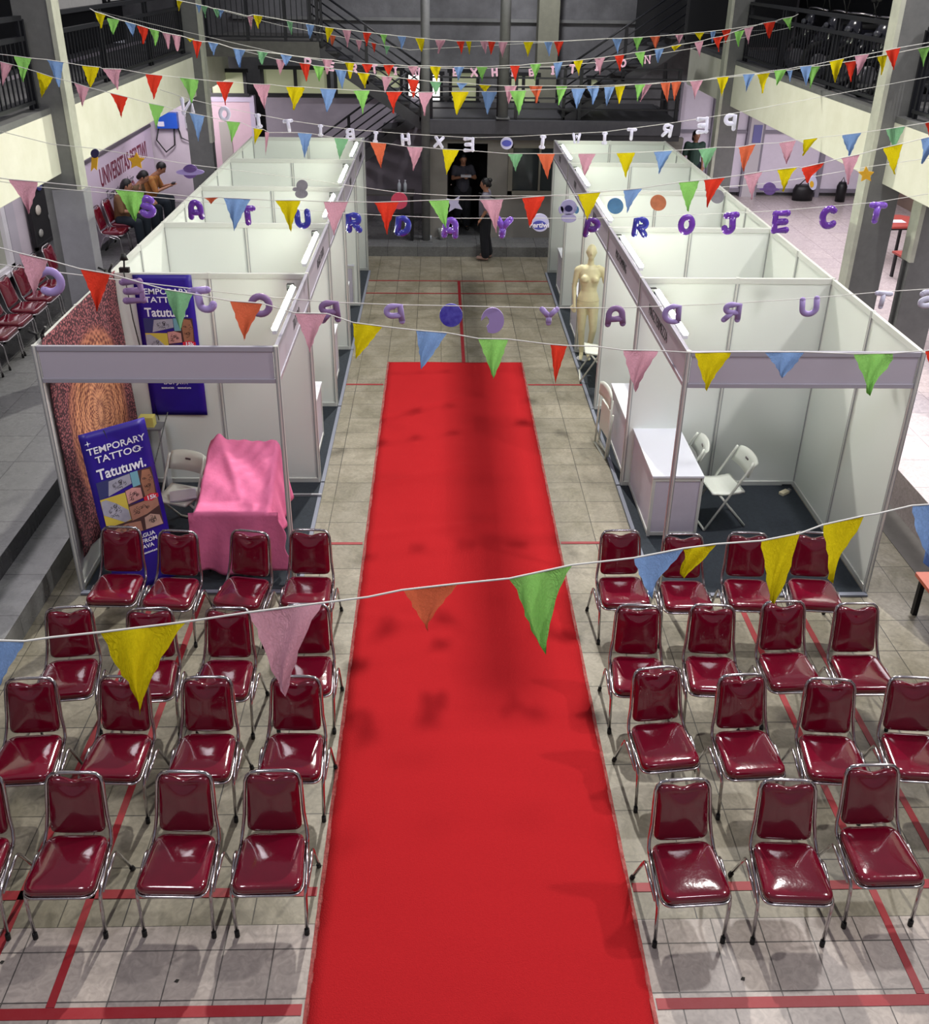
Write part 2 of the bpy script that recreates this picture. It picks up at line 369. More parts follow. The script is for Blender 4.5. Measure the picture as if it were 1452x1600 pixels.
# unseen girder, added and sized to cast the shadow stripe on the carpet
rg = thing('shadow_girder', 'unseen steel girder high above, added to cast the shadow stripe on the carpet', 'girder')
obj('girder_web', bx(.54, .56, 12.7, 17.3, 7.3, 7.7), STEELC, rg); obj('girder_flange', bx(.44, .66, 12.7, 17.3, 7.27, 7.3), STEELC, rg)
obj('girder_flange', bx(.44, .66, 12.7, 17.3, 7.7, 7.73), STEELC, rg)

# ------------------------------------------------------------------ columns
def column(x0, x1, y0, y1, z0, z1, side, label, plinth=None):
    t = thing('steel_column', label, 'column', ((x0+x1)/2, (y0+y1)/2, z0))
    cx, cy = (x0+x1)/2, (y0+y1)/2
    b = BM(); h = z1-z0; w = (x1-x0)/2; d = (y1-y0)/2
    box(b, -w+.04, w-.04, -d+.04, d-.04, 0, h); box(b, -w, w, d-.04, d, 0, h); box(b, -w, w, -d, -d+.05, 0, h)
    obj('shaft', b, STEELC, t, bevel=.006)
    sx = w if side > 0 else -w
    zs = 2.15 if plinth else 0
    obj('flange', bx(min(sx, sx-side*.03)-.012, max(sx, sx-side*.03)+.012, -d-.01, d+.01, (1.8 if z0 > .3 else 0), h), STRIP, t)
    if plinth:
        obj('cladding', bx(-w+.10, w+.035, -d-.03, d+.02, 0, 2.45), plinth, t, bevel=.008)
    return t
column(-4.74, -4.3, 11.3, 11.5, .43, 8, 1, 'grey steel column beside the wall chairs, its lower half wrapped in pale sheet', mat('pale_cladding', (.56, .56, .58), .45, var=.2))
column(-4.74, -4.3, 18.15, 18.35, .43, 8, 1, 'grey steel column next to the blue electric box and the pink door')
column(5.2, 5.60, 17.82, 18.02, .2, 8, -1, 'grey steel column near the far end, between stairs and white glazing')
column(5.2, 5.64, 11.25, 11.45, .2, 8, -1, 'tall grey steel column with cream edge beside the red topped tables')
column(5.62, 6.05, 10.6, 10.8, .45, 3.05, -1, 'short dark grey column carrying the cream beam, in front of the red tables')
def round_post(x, y, z0, z1, r, label):
    t = thing('steel_post', label, 'post', (x, y, z0))
    obj('shaft', loft(BM(), [(0, 0, 0, r, r), (0, 0, z1-z0, r, r)], 16), STEELC, t)
    obj('base_plate', bx(-.13, .13, -.13, .13, 0, .02), STEELC, t); return t
round_post(-.26, 18.72, .2, 7.5, .085, 'grey post at the foot of the upper stair flight, beside the dark void')
round_post(1.24, 18.72, 2.65, 7.5, .10, 'grey post standing on the middle of the stair landing')
t = thing('concrete_pier', 'broad pale concrete pier on the far wall behind the landing', 'pier', (2.35, 21.4, 2.4))
obj('shaft', bx(-.22, .22, 0, .5, 0, 6), mat('pale_concrete', (.50, .50, .44), .8, var=.4, scale=3), t)

# ------------------------------------------------------------------ railings
def railing(x, y0, y1, z, h, label, double=True, posts=None):
    t = thing('gallery_railing', label, 'railing', (x, y0, z)); L = y1-y0
    b = BM(); n = int(L/.115)
    for k in range(1, n):
        y = L*k/n; box(b, -.008, .008, y-.008, y+.008, .08, h)
    obj('bar_panel', b, RAILM, t)
    obj('bottom_rail', bx(-.025, .025, 0, L, .06, .10), RAILM, t)
    obj('middle_rail', bx(-.03, .03, 0, L, h-.05, h), RAILM, t)
    obj('top_rail', bx(-.035, .035, 0, L, h+.16, h+.21), RAILM, t)
    for k in range(int(L/2.2)+2):
        y = min(L, k*2.2)
        for e in (-.06, .06): obj('post', bx(-.022, .022, y+e-.02, y+e+.02, 0, h+.17), RAILM, t)
    return t
railing(-4.62, 3.0, 11.15, 3.83, .78, 'black gallery railing above the cream beam, over the red wall chairs')
railing(-4.62, 11.55, 18.0, 3.83, .78, 'black gallery railing above the cream beam, over the university banner')
railing(-4.62, 18.4, 19.0, 3.83, .78, 'short black gallery railing beside the stair walkway')
railing(5.52, 3.0, 11.1, 3.84, .78, 'black gallery railing at the frame edge above the red topped tables')
railing(5.52, 11.5, 17.7, 3.84, .78, 'black gallery railing between two grey columns, motorbikes behind it')

# ------------------------------------------------------------------ stairs and landing at the far end
STC = mat('stair_steel', (.27, .27, .285), .6, var=.4, scale=4)
ld = thing('stair_landing', 'dark steel stair landing across the far end above the service room', 'landing', (0, 18.8, 2.35))
obj('deck', bx(-.3, 4.75, 0, 2.6, .12, .24), STC, ld); obj('edge_beam', bx(-.35, 4.75, -.1, 0, .0, .26), mat('grey_beam', (.33, .33, .35), .6, var=.3), ld)
obj('edge_beam', bx(-.35, 4.75, -.04, .06, -.12, 0), STC, ld)
for x in (-.15, 1.15, 1.5, 2.75, 4.66): obj('post', bx(x-.03, x+.03, .02, .08, .24, 1.22), RAILM, ld)
for zz in (.45, .65, .85, 1.02, 1.2): obj('rail', bx(-.3, 4.7, .03, .07, zz, zz+.03), RAILM, ld)
wk = thing('stair_walkway', 'dark walkway slab joining the gallery to the stair head', 'walkway', (-4.5, 18.7, 3.72))
obj('slab', bx(.1, 2.25, 0, 2.2, 0, .28), mat('walkway_concrete', (.38, .375, .36), .8, var=.4), wk)
g = BM()
for k in range(22): box(g, .15+k*.1, .165+k*.1, .04, .055, .36, 1.15)
obj('bar_panel', g, RAILM, wk)
for zz in (.34, 1.12): obj('rail', bx(.1, 2.3, .03, .07, zz, zz+.035), RAILM, wk)
for xx in (.15, .9, 1.6, 2.2, 2.28): obj('post', bx(xx, xx+.05, .02, .07, .2, 1.25), RAILM, wk)
def flight(p0, p1, w, label, n=9, rails=(.25, .42, .59, .76, .95), back=False):
    """stair flight from p0 (low) to p1 (high), running along x, w deep in y"""
    t = thing('stair_flight', label, 'stairs', p0); dx, dz = p1[0]-p0[0], p1[2]-p0[2]
    st = BM(); s = math.hypot(dx, dz)
    for yy in (0, w): poly(st, [(0, yy, -.22), (dx, yy, dz-.22), (dx, yy, dz+.02), (0, yy, .02)], (0, .05, 0))
    obj('stringer', st, STC, t)
    tr = BM()
    for k in range(n):
        x = dx*(k+.5)/n; z = dz*(k+1)/n; h = abs(dx)/n*.55; box(tr, x-h, x+h, .05, w, z-.04, z)
    obj('tread_set', tr, STC, t)
    for r in rails:
        obj('rail', tube(BM(), [(0, .02, r), (dx, .02, dz+r)], .022 if r == rails[-1] else .016, 6), RAILM, t)
    for k in range(3):
        q = k/2; obj('post', bx(dx*q-.03, dx*q+.03, 0, .04, dz*q-.05, dz*q+rails[-1]), RAILM, t)
    return t
flight((-.35, 18.75, 2.62), (-2.4, 18.75, 3.98), 1.0, 'upper stair flight climbing from the landing to the walkway slab', rails=(.2, .36, .52, .68, .84, 1.0))
flight((-3.4, 20.0, .45), (-.35, 20.0, 2.6), .9, 'lower stair flight rising from the floor beside the lilac wall', 11)
flight((2.45, 18.95, 2.62), (4.7, 18.95, 4.15), 1.0, 'upper stair flight climbing away from the concrete pier to the dark gallery')
flight((5.0, 20.3, .45), (4.7, 19.5, 2.6), .8, 'short black stair rail beside the white glazing', 4)
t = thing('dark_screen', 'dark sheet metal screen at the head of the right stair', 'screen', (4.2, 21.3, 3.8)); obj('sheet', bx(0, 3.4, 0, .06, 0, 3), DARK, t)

# ================================================================== red carpet
def wrinkle(x, y, s=1.0): return s*(.5*math.sin(3.1*x+1.7*y)+.3*math.sin(7.3*x-2.9*y+1)+.2*math.sin(1.3*x+9.1*y))
def grid_mesh(x0, x1, y0, y1, nx, ny, zf, bm=None):
    bm = bm or BM(); V = [[bm.verts.new((x0+(x1-x0)*i/nx, y0+(y1-y0)*j/ny, zf(x0+(x1-x0)*i/nx, y0+(y1-y0)*j/ny))) for i in range(nx+1)] for j in range(ny+1)]
    for j in range(ny):
        for i in range(nx): bm.faces.new((V[j][i], V[j][i+1], V[j+1][i+1], V[j+1][i])).smooth = True
    return bm
rc = thing('red_carpet', 'long bright red carpet runner laid down the middle of the aisle', 'carpet')
def rug(x, y):
    r = random.Random(int(y*3)); e = max(0, abs(x-.25)-.85)
    return .012+.004*math.sin(11*y+2*math.sin(2.3*x+y))*(.3+e*3)+.003*wrinkle(x*2, y*3)+.014*math.exp(-((y-9.5-.45*x)**2)/.004)*(x < .4)+.012*math.exp(-((y-11.4-.6*x)**2)/.005)*(x < .3)+.012*math.exp(-((y-8.3-.2*x)**2)/.004)*(x < .5)+.012*math.exp(-((y-6.7+.25*x)**2)/.005)
obj('pile', grid_mesh(-.74, 1.235, 2.4, 12.78, 24, 220, rug), mat('red_felt', (.67, .12, .14), .95, var=.35, scale=60, bump=.35, bscale=150, col2=(.60, .10, .12), spec=.1), rc, solid=.006)
TAPE = mat('clear_tape', (.70, .40, .38), .12, var=.9, scale=9, bump=.6, bscale=40, col2=(.55, .2, .2))
obj('edge_tape', grid_mesh(-.765, -.735, 2.4, 12.8, 3, 260, lambda x, y: .004+.012*max(0, (x+.765)/.03)+.003*math.sin(37*y+20*x)), TAPE, rc)
obj('edge_tape', grid_mesh(1.23, 1.258, 2.4, 12.8, 3, 260, lambda x, y: .004+.012*max(0, (1.258-x)/.028)+.003*math.sin(33*y-20*x)), TAPE, rc)

# ================================================================== booths
TXTM = mat('fascia_lettering', (.12, .12, .15), .5)
RX, RY, LX, LY = 2.104, 7.19, -1.365, 7.268
def booth(side, k, word, label):
    X, Y = (RX, RY) if side > 0 else (LX, LY); s = side
    t = thing('exhibition_booth', label, 'booth', (X, Y+2*k, 0), 0, 'white exhibition booths in two rows')
    def B(bm, a, b, y0, y1, z0, z1): return box(bm, min(s*a, s*b), max(s*a, s*b), y0, y1, z0, z1)
    obj('floor_carpet', B(BM(), -.02, 1.97, -.02, 1.985, 0, .022), DCARP, t)
    obj('edge_strip', B(BM(), -.06, -.02, -.02, 2.0, 0, .02), mat('strip_blue_grey', (.50, .52, .58), .4), t)
    if k == 0: obj('edge_strip', B(BM(), -.06, 2.0, -.07, -.02, 0, .02), mat('strip_blue_grey', (.5, .52, .58), .4), t)
    for i in (0, 1):
        obj('wall_panel', B(BM(), .02+i, .98+i, 1.992, 2.0, .07, 2.45), WHITE, t)
        obj('wall_panel', B(BM(), 1.996, 2.004, .02+i, .98+i, .07, 2.45), WHITE, t)
    pa = mat('pale_aluminium', (.86, .87, .85), .3, metal=.2)
    for z0, z1 in ((.02, .075), (2.44, 2.5)):
        obj('frame_rail', B(BM(), .0, 2.0, 1.978, 2.014, z0, z1), pa, t, bevel=.003)
        obj('frame_rail', B(BM(), 1.982, 2.018, 0, 1.97, z0, z1), pa, t, bevel=.003)
    ps = [(0, 2), (1, 2), (2, 2), (2, 1)] + ([(0, 0), (2, 0)] if k == 0 else [])
    for (a, b) in ps:
        p = BM(); c = s*a
        for q in range(8):
            pass
        loft(p, [(0, 0, 0, .023, .023), (0, 0, 2.505, .023, .023)], 8)
        for f in p.faces: f.smooth = False
        for q in range(4):
            an = q*PI/2+PI/4; cx, cy = .0215*math.cos(an), .0215*math.sin(an)
            box(p, cx-.004, cx+.004, cy-.004, cy+.004, .02, 2.5, 1)
        o = obj('post', p, [mat('pale_aluminium', (.86, .87, .85), .3), mat('slot_shadow', (.60, .61, .62), .5)], t); o.location = (c, b, 0)
    fb = BM(); B(fb, -.006, .006, .03, 1.97, 2.2, 2.46)
    fo = obj('fascia', fb, FASC, t)
    fr = BM(); B(fr, -.016, .016, .02, 1.98, 2.165, 2.205); B(fr, -.016, .016, .02, 1.98, 2.455, 2.5)
    obj('fascia_rail', fr, mat('fascia_rail', (.72, .71, .76), .35, metal=.3), fo, bevel=.003)
    if k == 0:
        fo2 = obj('fascia', B(BM(), .03, 1.97, -.006, .006, 2.2, 2.46), FASC, t)
        obj('fascia_rail', B(B(BM(), .02, 1.98, -.016, .016, 2.165, 2.205), .02, 1.98, -.016, .016, 2.455, 2.5), mat('fascia_rail', (.72, .71, .76), .35), fo2, bevel=.003)
    if word:
        tx = text_mesh('lettering', word, .15, TXTM, fo, ext=.001, off=-.001, sx=.70)
        frame(tx, (-s*.009, 1.12, 2.33), (0, -s, 0), (0, 0, 1))
    # tube lamp clipped inside the fascia: a thing of its own
    L = thing('tube_lamp', 'lit white tube lamp on the fascia rail, %s on the %s side' % (ordn[k], 'mannequin' if s > 0 else 'tattoo'), 'lamp', (X+s*.085, Y+2*k+.45, 2.43), 0, 'tube lamps inside the booth fascias')
    obj('batten', bx(-.02, .02, 0, 1.22, .0, .035), mat('batten_white', (.85, .85, .88), .4), L)
    tb = tube(BM(), [(s*.012, .02, .045), (s*.012, 1.2, .045)], .015, 10)
    obj('glass_tube', tb, mat('lit_tube', (1, 1, 1), .4, emit=(.97, 1, .90), estr=TUBE), L)
    obj('clip', bx(-.07, -.0, 1.2, 1.26, .0, .06), BLACK, L)
    return t
TUBE = 120
ordn = ['nearest', 'second', 'third', 'fourth', 'far end']
for k, wv in enumerate(('MAGZTERMEZZA', 'MAS POMPING', 'BATIK', 'KOPI', 'ROTI')):
    booth(1, k, wv, ['white booth with folding chairs and desk near the orange bench',
        'second booth along the mannequin row, behind the nearest desk booth',
        'booth holding the cream mannequin, third along its row',
        'fourth booth of the mannequin row, beyond the mannequin',
        'last booth of the mannequin row, close to the dark window'][k])
for k, wv in enumerate(('TATTOO', 'REGEL FOOD', 'SOUVENIR', 'BUKU', 'KERAJINAN')):
    booth(-1, k, wv, ['booth with the mandala tapestry and pink covered table, nearest of its row',
        'second booth of the tattoo row, right behind the tapestry booth',
        'third booth of the tattoo row, under the blue letter U',
        'fourth booth of the tattoo row, two behind the blue letter U',
        'last booth of the tattoo row, near the stairs and bottles'][k])

# desks
DESKT = mat('desk_top_white', (.90, .91, .95), .25); DESKS = mat('desk_side', (.80, .78, .84), .4, var=.1)
def desk(x0, y0, label, s=1, L=1.05, side=True):
    t = thing('counter_desk', label, 'desk', (x0, y0, .022), 0, 'white counters at the booth fronts')
    def B(bm, a, b, c, d, e, f): return box(bm, min(s*a, s*b), max(s*a, s*b), c, d, e, f)
    obj('desk_top', B(BM(), -.01, .52, -.01, L+.01, .70, .728), DESKT, t, bevel=.004)
    obj('front_panel', B(BM(), .01, .02, .03, L-.03, .03, .70), DESKS, t)
    obj('side_panel', B(BM(), .03, .50, .008, .018, .03, .70), DESKS, t); obj('side_panel', B(BM(), .03, .50, L-.018, L-.008, .03, .70), DESKS, t)
    for a in (.015, .505):
        for b in (.015, L-.015): obj('leg', B(BM(), a-.015, a+.015, b-.015, b+.015, 0, .70), mat('pale_aluminium', (.86, .87, .85), .3), t)
    for q in ((.0, .03, .03, L-.03, .01, .05), (.03, .5, .0, .03, .01, .05), (.03, .5, .0, .03, .66, .70)): obj('kick_rail', B(BM(), *q), mat('pale_aluminium', (.86, .87, .85), .3), t)
    return t
desk(2.18, 8.13, 'white counter desk with a folding chair behind it in the booth by the orange bench')
desk(2.14, 9.35, 'white counter desk with a folded chair leaning on its aisle side')
desk(2.16, 13.3, 'white counter just beyond the mannequin')
desk(2.16, 15.3, 'white counter of the last booth by the dark window')
for y, lb in ((9.38, 'slim white counter right behind the tapestry booth, facing the red carpet'), (11.38, 'white counter second beyond the tapestry booth, level with the carpet end'),
              (13.3, 'white counter in the row, third beyond the tapestry booth'), (15.25, 'white counter in the last booth near the stairs')):
    desk(-1.44, y, lb, -1)

# ================================================================== burgundy chairs
def outline(w0, w1, L, r, n=7):
    """rounded trapezoid, y 0..L, half widths w0 at y=0 and w1 at y=L"""
    cs = [(-w0, 0), (w0, 0), (w1, L), (-w1, L)]; pts = []
    for i, c in enumerate(cs):
        p = Vector(cs[i-1]).to_2d(); q = Vector(cs[(i+1) % 4]).to_2d(); c = Vector(c)
        a = c+(p-c).normalized()*r; b = c+(q-c).normalized()*r
        for k in range(n):
            t = k/(n-1); pts.append((1-t)**2*a+2*t*(1-t)*c+t*t*b)
    return pts
def densify(pts, m=3):
    out = []
    for i, p in enumerate(pts):
        q = pts[(i+1) % len(pts)]
        k = max(1, int((q-p).length/.03))
        for j in range(k): out.append(p+(q-p)*j/k)
    return out
def pad(bm, pts, layers, fn=None):
    """stack of scaled outlines: layers (scale, z)"""
    c = sum(pts, Vector((0, 0)))/len(pts); R = []
    for s, z in layers:
        R.append([bm.verts.new((c.x+(p.x-c.x)*s, c.y+(p.y-c.y)*s, z)) for p in pts])
    n = len(pts)
    for A, B in zip(R, R[1:]):
        for k in range(n): bm.faces.new((A[k], A[(k+1) % n], B[(k+1) % n], B[k])).smooth = True
    bm.faces.new(R[0][::-1]); v = bm.verts.new((c.x, c.y, layers[-1][1]+.0005))
    for k in range(n): bm.faces.new((R[-1][k], R[-1][(k+1) % n], v)).smooth = True
    if fn:
        for v in bm.verts: v.co = fn(v.co)
    return bm
def make_chair(label, group):
    t = thing('banquet_chair', label, 'chair', (0, 0, 0), 0, group)
    so = densify(outline(.212, .19, .40, .075))
    obj('seat', pad(BM(), so, [(.93, .405), (.985, .412), (1.0, .428), (1.0, .447), (.975, .462), (.92, .470), (.8, .475), (.55, .479), (.28, .481)]), VINYL, t)
    bo = densify(outline(.172, .158, .385, .045))
    def bend(co):
        x, y, z = co
        k = y/.385
        y2 = y - .026*math.exp(-(x/.055)**2)*max(0, (k-.72)/.28)     # dip in the middle of the upper edge
        z2 = z - .016*math.exp(-((x/.08)**2+((k-.90)/.09)**2)) + .005*math.exp(-((x/.1)**2+((k-.75)/.07)**2)) - .5*x*x*.6
        # to chair space: y along the back, z towards the sitter
        P = Vector((x, .405+.085*(y2/.385), .485+.378*(y2/.385))); N = Vector((0, -.97, .22)).normalized()
        return P + N*z2
    obj('backrest', pad(BM(), bo, [(.94, -.012), (1, -.004), (1.0, .012), (.975, .024), (.92, .031), (.84, .034), (.7, .035), (.5, .037), (.25, .038)], bend), VINYL, t)
    r = .0115
    pts = [(-.205, .34, .425), (-.205, .375, .45), (-.198, .405, .50), (-.185, .43, .60), (-.178, .465, .74), (-.172, .483, .82), (-.160, .492, .855), (-.135, .498, .878), (-.09, .5, .885), (0, .5, .886)]
    obj('back_frame', tube(BM(), pts+[(-x, y, z) for x, y, z in pts[-2::-1]], r, 8), CHROME, t)
    so2 = [(p.x*1.02, p.y*1.0, .405) for p in so]
    obj('seat_frame', tube(BM(), so2, .009, 6, closed=True), CHROME, t)
    for s in (-1, 1):
        l = obj('leg', tube(BM(), [(s*.205, .36, .43), (s*.213, .25, .415), (s*.222, .10, .385), (s*.224, .07, .365), (s*.222, .055, .33), (s*.214, .035, .02)], r, 8), CHROME, t)
        obj('rubber_foot', tube(BM(), [(s*.2145, .036, .045), (s*.2135, .034, 0)], .016, 8), RUBBER, l)
        l = obj('leg', tube(BM(), [(s*.226, .09, .34), (s*.236, .22, .385), (s*.238, .29, .40), (s*.238, .325, .385), (s*.239, .35, .34), (s*.24, .50, .02)], r, 8), CHROME, t)
        obj('rubber_foot', tube(BM(), [(s*.24, .487, .045), (s*.24, .508, 0)], .016, 8), RUBBER, l)
    return t
GR = 'burgundy chairs set in rows either side of the red carpet'
WORDS = {}
rowsL = [  # x, y(front of seat), angle; four rows, far to near
    [(-2.82, 6.50, -2), (-2.33, 6.44, -5), (-1.74, 6.44, -10), (-1.15, 6.45, -2)],
    [(-2.81, 5.38, 6), (-2.20, 5.36, 4), (-1.64, 5.36, -1), (-1.02, 5.40, 1)],
    [(-2.82, 4.59, 3), (-2.23, 4.60, -3), (-1.62, 4.59, 0), (-1.01, 4.59, -1)],
    [(-2.84, 3.74, 2), (-2.25, 3.75, 0), (-1.59, 3.75, -2), (-1.02, 3.75, 1)]]
rowsR = [
    [(1.63, 6.43, 1), (2.16, 6.37, -1), (2.72, 6.39, -4), (3.29, 6.39, -6)],
    [(1.55, 5.37, -3), (2.13, 5.37, -4), (2.76, 5.41, 2), (3.32, 5.38, 0)],
    [(1.62, 4.66, 6), (2.19, 4.58, 3), (2.74, 4.53, -5), (3.34, 4.54, -5)],
    [(1.545, 3.65, 3), (2.15, 3.64, -3), (2.76, 3.75, 1)]]
rown = ['far row, in front of the booths', 'second row from the booths', 'third row from the booths', 'the front row']
sideL = ['at the stepped walkway end', 'second from the stepped walkway', 'second from the red carpet', 'beside the red carpet']
sideR = ['beside the red carpet', 'second from the red carpet', 'third from the red carpet', 'furthest from the red carpet']
first = None
for rows, sd, pl in ((rowsL, sideL, 'tattoo side'), (rowsR, sideR, 'mannequin side')):
    for i, row in enumerate(rows):
        for j, (x, y, a) in enumerate(row):
            lab = 'chair %s, %s, %s' % (sd[j], rown[i].replace(', in front of the booths', ''), pl)
            if first is None: first = make_chair(lab, GR); first.location = (x, y, 0); first.rotation_euler = (0, 0, math.radians(a))
            else: dup(first, (x, y, 0), math.radians(a), lab)
for i, y in enumerate((11.05, 11.7, 12.2, 12.72, 13.22, 13.75, 14.35)):
    dup(first, (-5.66, y, .43), PI/2, 'burgundy chair against the grey side wall, %s' % ['nearest the photo edge, cut by it', 'second in line from the photo edge', 'third in line', 'fourth in line', 'fifth in line, under the framed display', 'sixth in line', 'last before the grey column'][i], 'chairs lined up along the side wall')
for i, y in enumerate((16.85, 17.4, 18.15, 19.0)):
    dup(first, (-5.72, y, .43), PI/2, 'burgundy chair under the university banner, %s' % ['empty one with bare seat', 'holding the first seated person', 'holding the middle seated person', 'holding the person with the phone'][i], 'chairs under the university banner')

# ================================================================== white folding chairs
WPL = mat('white_plastic', (.88, .90, .86), .3)
def fold_chair(label, folded=False):
    t = thing('folding_chair', label, 'chair', (0, 0, 0), 0, 'white folding chairs')
    if not folded:
        for s in (-1, 1):
            obj('leg', tube(BM(), [(s*.20, -.02, .012), (s*.20, .40, .74), (s*.19, .42, .79)], .013, 6), WPL, t)
            obj('leg', tube(BM(), [(s*.175, .10, .43), (s*.175, .44, .012)], .013, 6), WPL, t)
        obj('foot_bar', tube(BM(), [(-.2, -.02, .014), (.2, -.02, .014)], .013, 6), WPL, t)
        obj('foot_bar', tube(BM(), [(-.175, .44, .014), (.175, .44, .014)], .013, 6), WPL, t)
        sm = grid_mesh(-.19, .19, .02, .38, 8, 12, lambda x, y: .445-.02*math.sin(PI*min(1, max(0, (y-.02)/.36)))+.004*math.sin(y*110))
        obj('seat', sm, WPL, t, solid=.022)
        b = BM()
        V = [[b.verts.new((-.2+.4*i/10, .37+.09*k/3+.035*math.cos((i-5)/5*1.4), .62+.19*k/3 - (.03*(abs(i-5)/5)**4 if k == 3 else 0))) for i in range(11)] for k in range(4)]
        for k in range(3):
            for i in range(10): b.faces.new((V[k][i], V[k][i+1], V[k+1][i+1], V[k+1][i])).smooth = True
        bk = obj('backrest', b, WPL, t, solid=.02)
        obj('handle_slot', bx(-.03, .03, .44, .447, .725, .745), mat('slot_dark', (.45, .42, .42), .6), bk)
    else:
        for s in (-1, 1):
            obj('leg', tube(BM(), [(s*.20, 0, .012), (s*.20, 0, .84)], .013, 6), WPL, t)
            obj('leg', tube(BM(), [(s*.172, .04, .03), (s*.172, .04, .62)], .013, 6), WPL, t)
        obj('foot_bar', tube(BM(), [(-.2, 0, .014), (.2, 0, .014)], .013, 6), WPL, t)
        obj('foot_bar', tube(BM(), [(-.172, .04, .06), (.172, .04, .06)], .013, 6), WPL, t)
        obj('seat', bx(-.16, .16, .01, .035, .28, .66), WPL, t, bevel=.008)
        b = BM(); V = [[b.verts.new((-.2+.4*i/10, -.02+.03*math.cos((i-5)/5*1.4), .72+.2*k/3 - (.04*(abs(i-5)/5)**4 if k == 3 else 0))) for i in range(11)] for k in range(4)]
        for k in range(3):
            for i in range(10): b.faces.new((V[k][i], V[k][i+1], V[k+1][i+1], V[k+1][i])).smooth = True
        obj('backrest', b, WPL, t, solid=.02)
    return t
c = fold_chair('white folding chair standing open in the booth by the orange bench'); c.location = (2.80, 8.42, .022); c.rotation_euler = (0, 0, math.radians(-82))
dup(c, (2.40, 8.80, .022), math.radians(-94), 'white folding chair tucked behind the nearest counter desk')
dup(c, (2.06, 12.25, .022), math.radians(-96), 'white folding chair at the feet of the mannequin')
dup(c, (-2.72, 8.05, .022), math.radians(-18), 'white folding chair behind the tattoo roller banner')
c = fold_chair('folded white chair leaning upright against the second counter', True); c.location = (1.985, 10.02, 0); c.rotation_euler = (0, math.radians(5), math.radians(-80))

# ================================================================== tattoo booth contents
# mandala tapestry on the side panel
m = bpy.data.materials.new('mandala_cloth'); m.use_nodes = True; nt = m.node_tree; b = nt.nodes['Principled BSDF']; L = nt.links
b.inputs['Roughness'].default_value = .9
tc = nt.nodes.new('ShaderNodeTexCoord'); sp = nt.nodes.new('ShaderNodeSeparateXYZ'); L.new(tc.outputs['Object'], sp.inputs[0])
def mth(op, a, b_=None):
    n = nt.nodes.new('ShaderNodeMath'); n.operation = op
    for i, v in enumerate((a, b_)):
        if v is None: continue
        if isinstance(v, (int, float)): n.inputs[i].default_value = v
        else: L.new(v, n.inputs[i])
    return n.outputs[0]
yy = sp.outputs[1]; zz = mth('MULTIPLY', sp.outputs[2], .88)
rad = mth('SQRT', mth('ADD', mth('MULTIPLY', yy, yy), mth('MULTIPLY', zz, zz))); ang = mth('ARCTAN2', zz, yy)
pet = mth('MULTIPLY', mth('SINE', mth('MULTIPLY', ang, 24)), .5)
ring = mth('SINE', mth('ADD', mth('MULTIPLY', rad, 46), pet))
fine = mth('MULTIPLY', mth('SINE', mth('MULTIPLY', rad, 104)), mth('SINE', mth('MULTIPLY', ang, 36)))
vo = nt.nodes.new('ShaderNodeTexVoronoi'); vo.inputs['Scale'].default_value = 42; L.new(tc.outputs['Object'], vo.inputs['Vector'])
spk = mth('SUBTRACT', .40, vo.outputs['Distance'])
patt = mth('ADD', mth('ADD', mth('MULTIPLY', ring, .13), mth('MULTIPLY', fine, .26)), mth('MULTIPLY', spk, .55))
cr = nt.nodes.new('ShaderNodeValToRGB'); cr.color_ramp.elements[0].color = (*s2l((.44, .24, .22)), 1); cr.color_ramp.elements[0].position = .16
cr.color_ramp.elements[1].color = (*s2l((.84, .62, .48)), 1); cr.color_ramp.elements[1].position = .66
L.new(mth('ADD', patt, .47), cr.inputs[0])
cr2 = nt.nodes.new('ShaderNodeValToRGB'); e = cr2.color_ramp.elements; e[0].position = 0; e[0].color = (1, .95, .9, 1); e[1].position = 1.0; e[1].color = (.62, .40, .48, 1)
x = e.new(.56); x.color = (1, .86, .74, 1); x = e.new(.74); x.color = (.60, .42, .48, 1)
L.new(rad, cr2.inputs[0]); mu = nt.nodes.new('ShaderNodeMix'); mu.data_type = 'RGBA'; mu.blend_type = 'MULTIPLY'; mu.inputs[0].default_value = 1
L.new(cr.outputs[0], mu.inputs[6]); L.new(cr2.outputs[0], mu.inputs[7])
d2n = nt.nodes.new('ShaderNodeMapRange'); d2n.inputs[1].default_value = .72; d2n.inputs[2].default_value = .80; L.new(rad, d2n.inputs[0])
dk = nt.nodes.new('ShaderNodeValToRGB'); dk.color_ramp.elements[0].position = .36; dk.color_ramp.elements[0].color = (*s2l((.62, .36, .38)), 1)
dk.color_ramp.elements[1].position = .50; dk.color_ramp.elements[1].color = (*s2l((.24, .11, .15)), 1)
L.new(vo.outputs['Distance'], dk.inputs[0])
m2 = nt.nodes.new('ShaderNodeMix'); m2.data_type = 'RGBA'; L.new(d2n.outputs[0], m2.inputs[0]); L.new(mu.outputs[2], m2.inputs[6]); L.new(dk.outputs[0], m2.inputs[7])
L.new(m2.outputs[2], b.inputs['Base Color'])
tp = BM(); NX, NZ = 40, 44
V = [[tp.verts.new((.008+.007*math.sin(i*.9+.2*j)*(1-j/NZ*.6)+.006*math.sin(j*.35+i*.1), -.98+1.94*i/NX, -1.08+2.24*j/NZ + (.03*math.sin(i*.35)+(.0 if i > 6 else .05*(6-i)/6) if j == 0 else 0))) for i in range(NX+1)] for j in range(NZ+1)]
for j in range(NZ):
    for i in range(NX): tp.faces.new((V[j][i], V[j][i+1], V[j+1][i+1], V[j+1][i])).smooth = True
tap = obj('mandala_tapestry', tp, m, solid=.003); tap.location = (-3.335, 8.31, 1.36)
tag(tap, 'brown and orange mandala tapestry covering the side panel of the tattoo booth', 'tapestry')
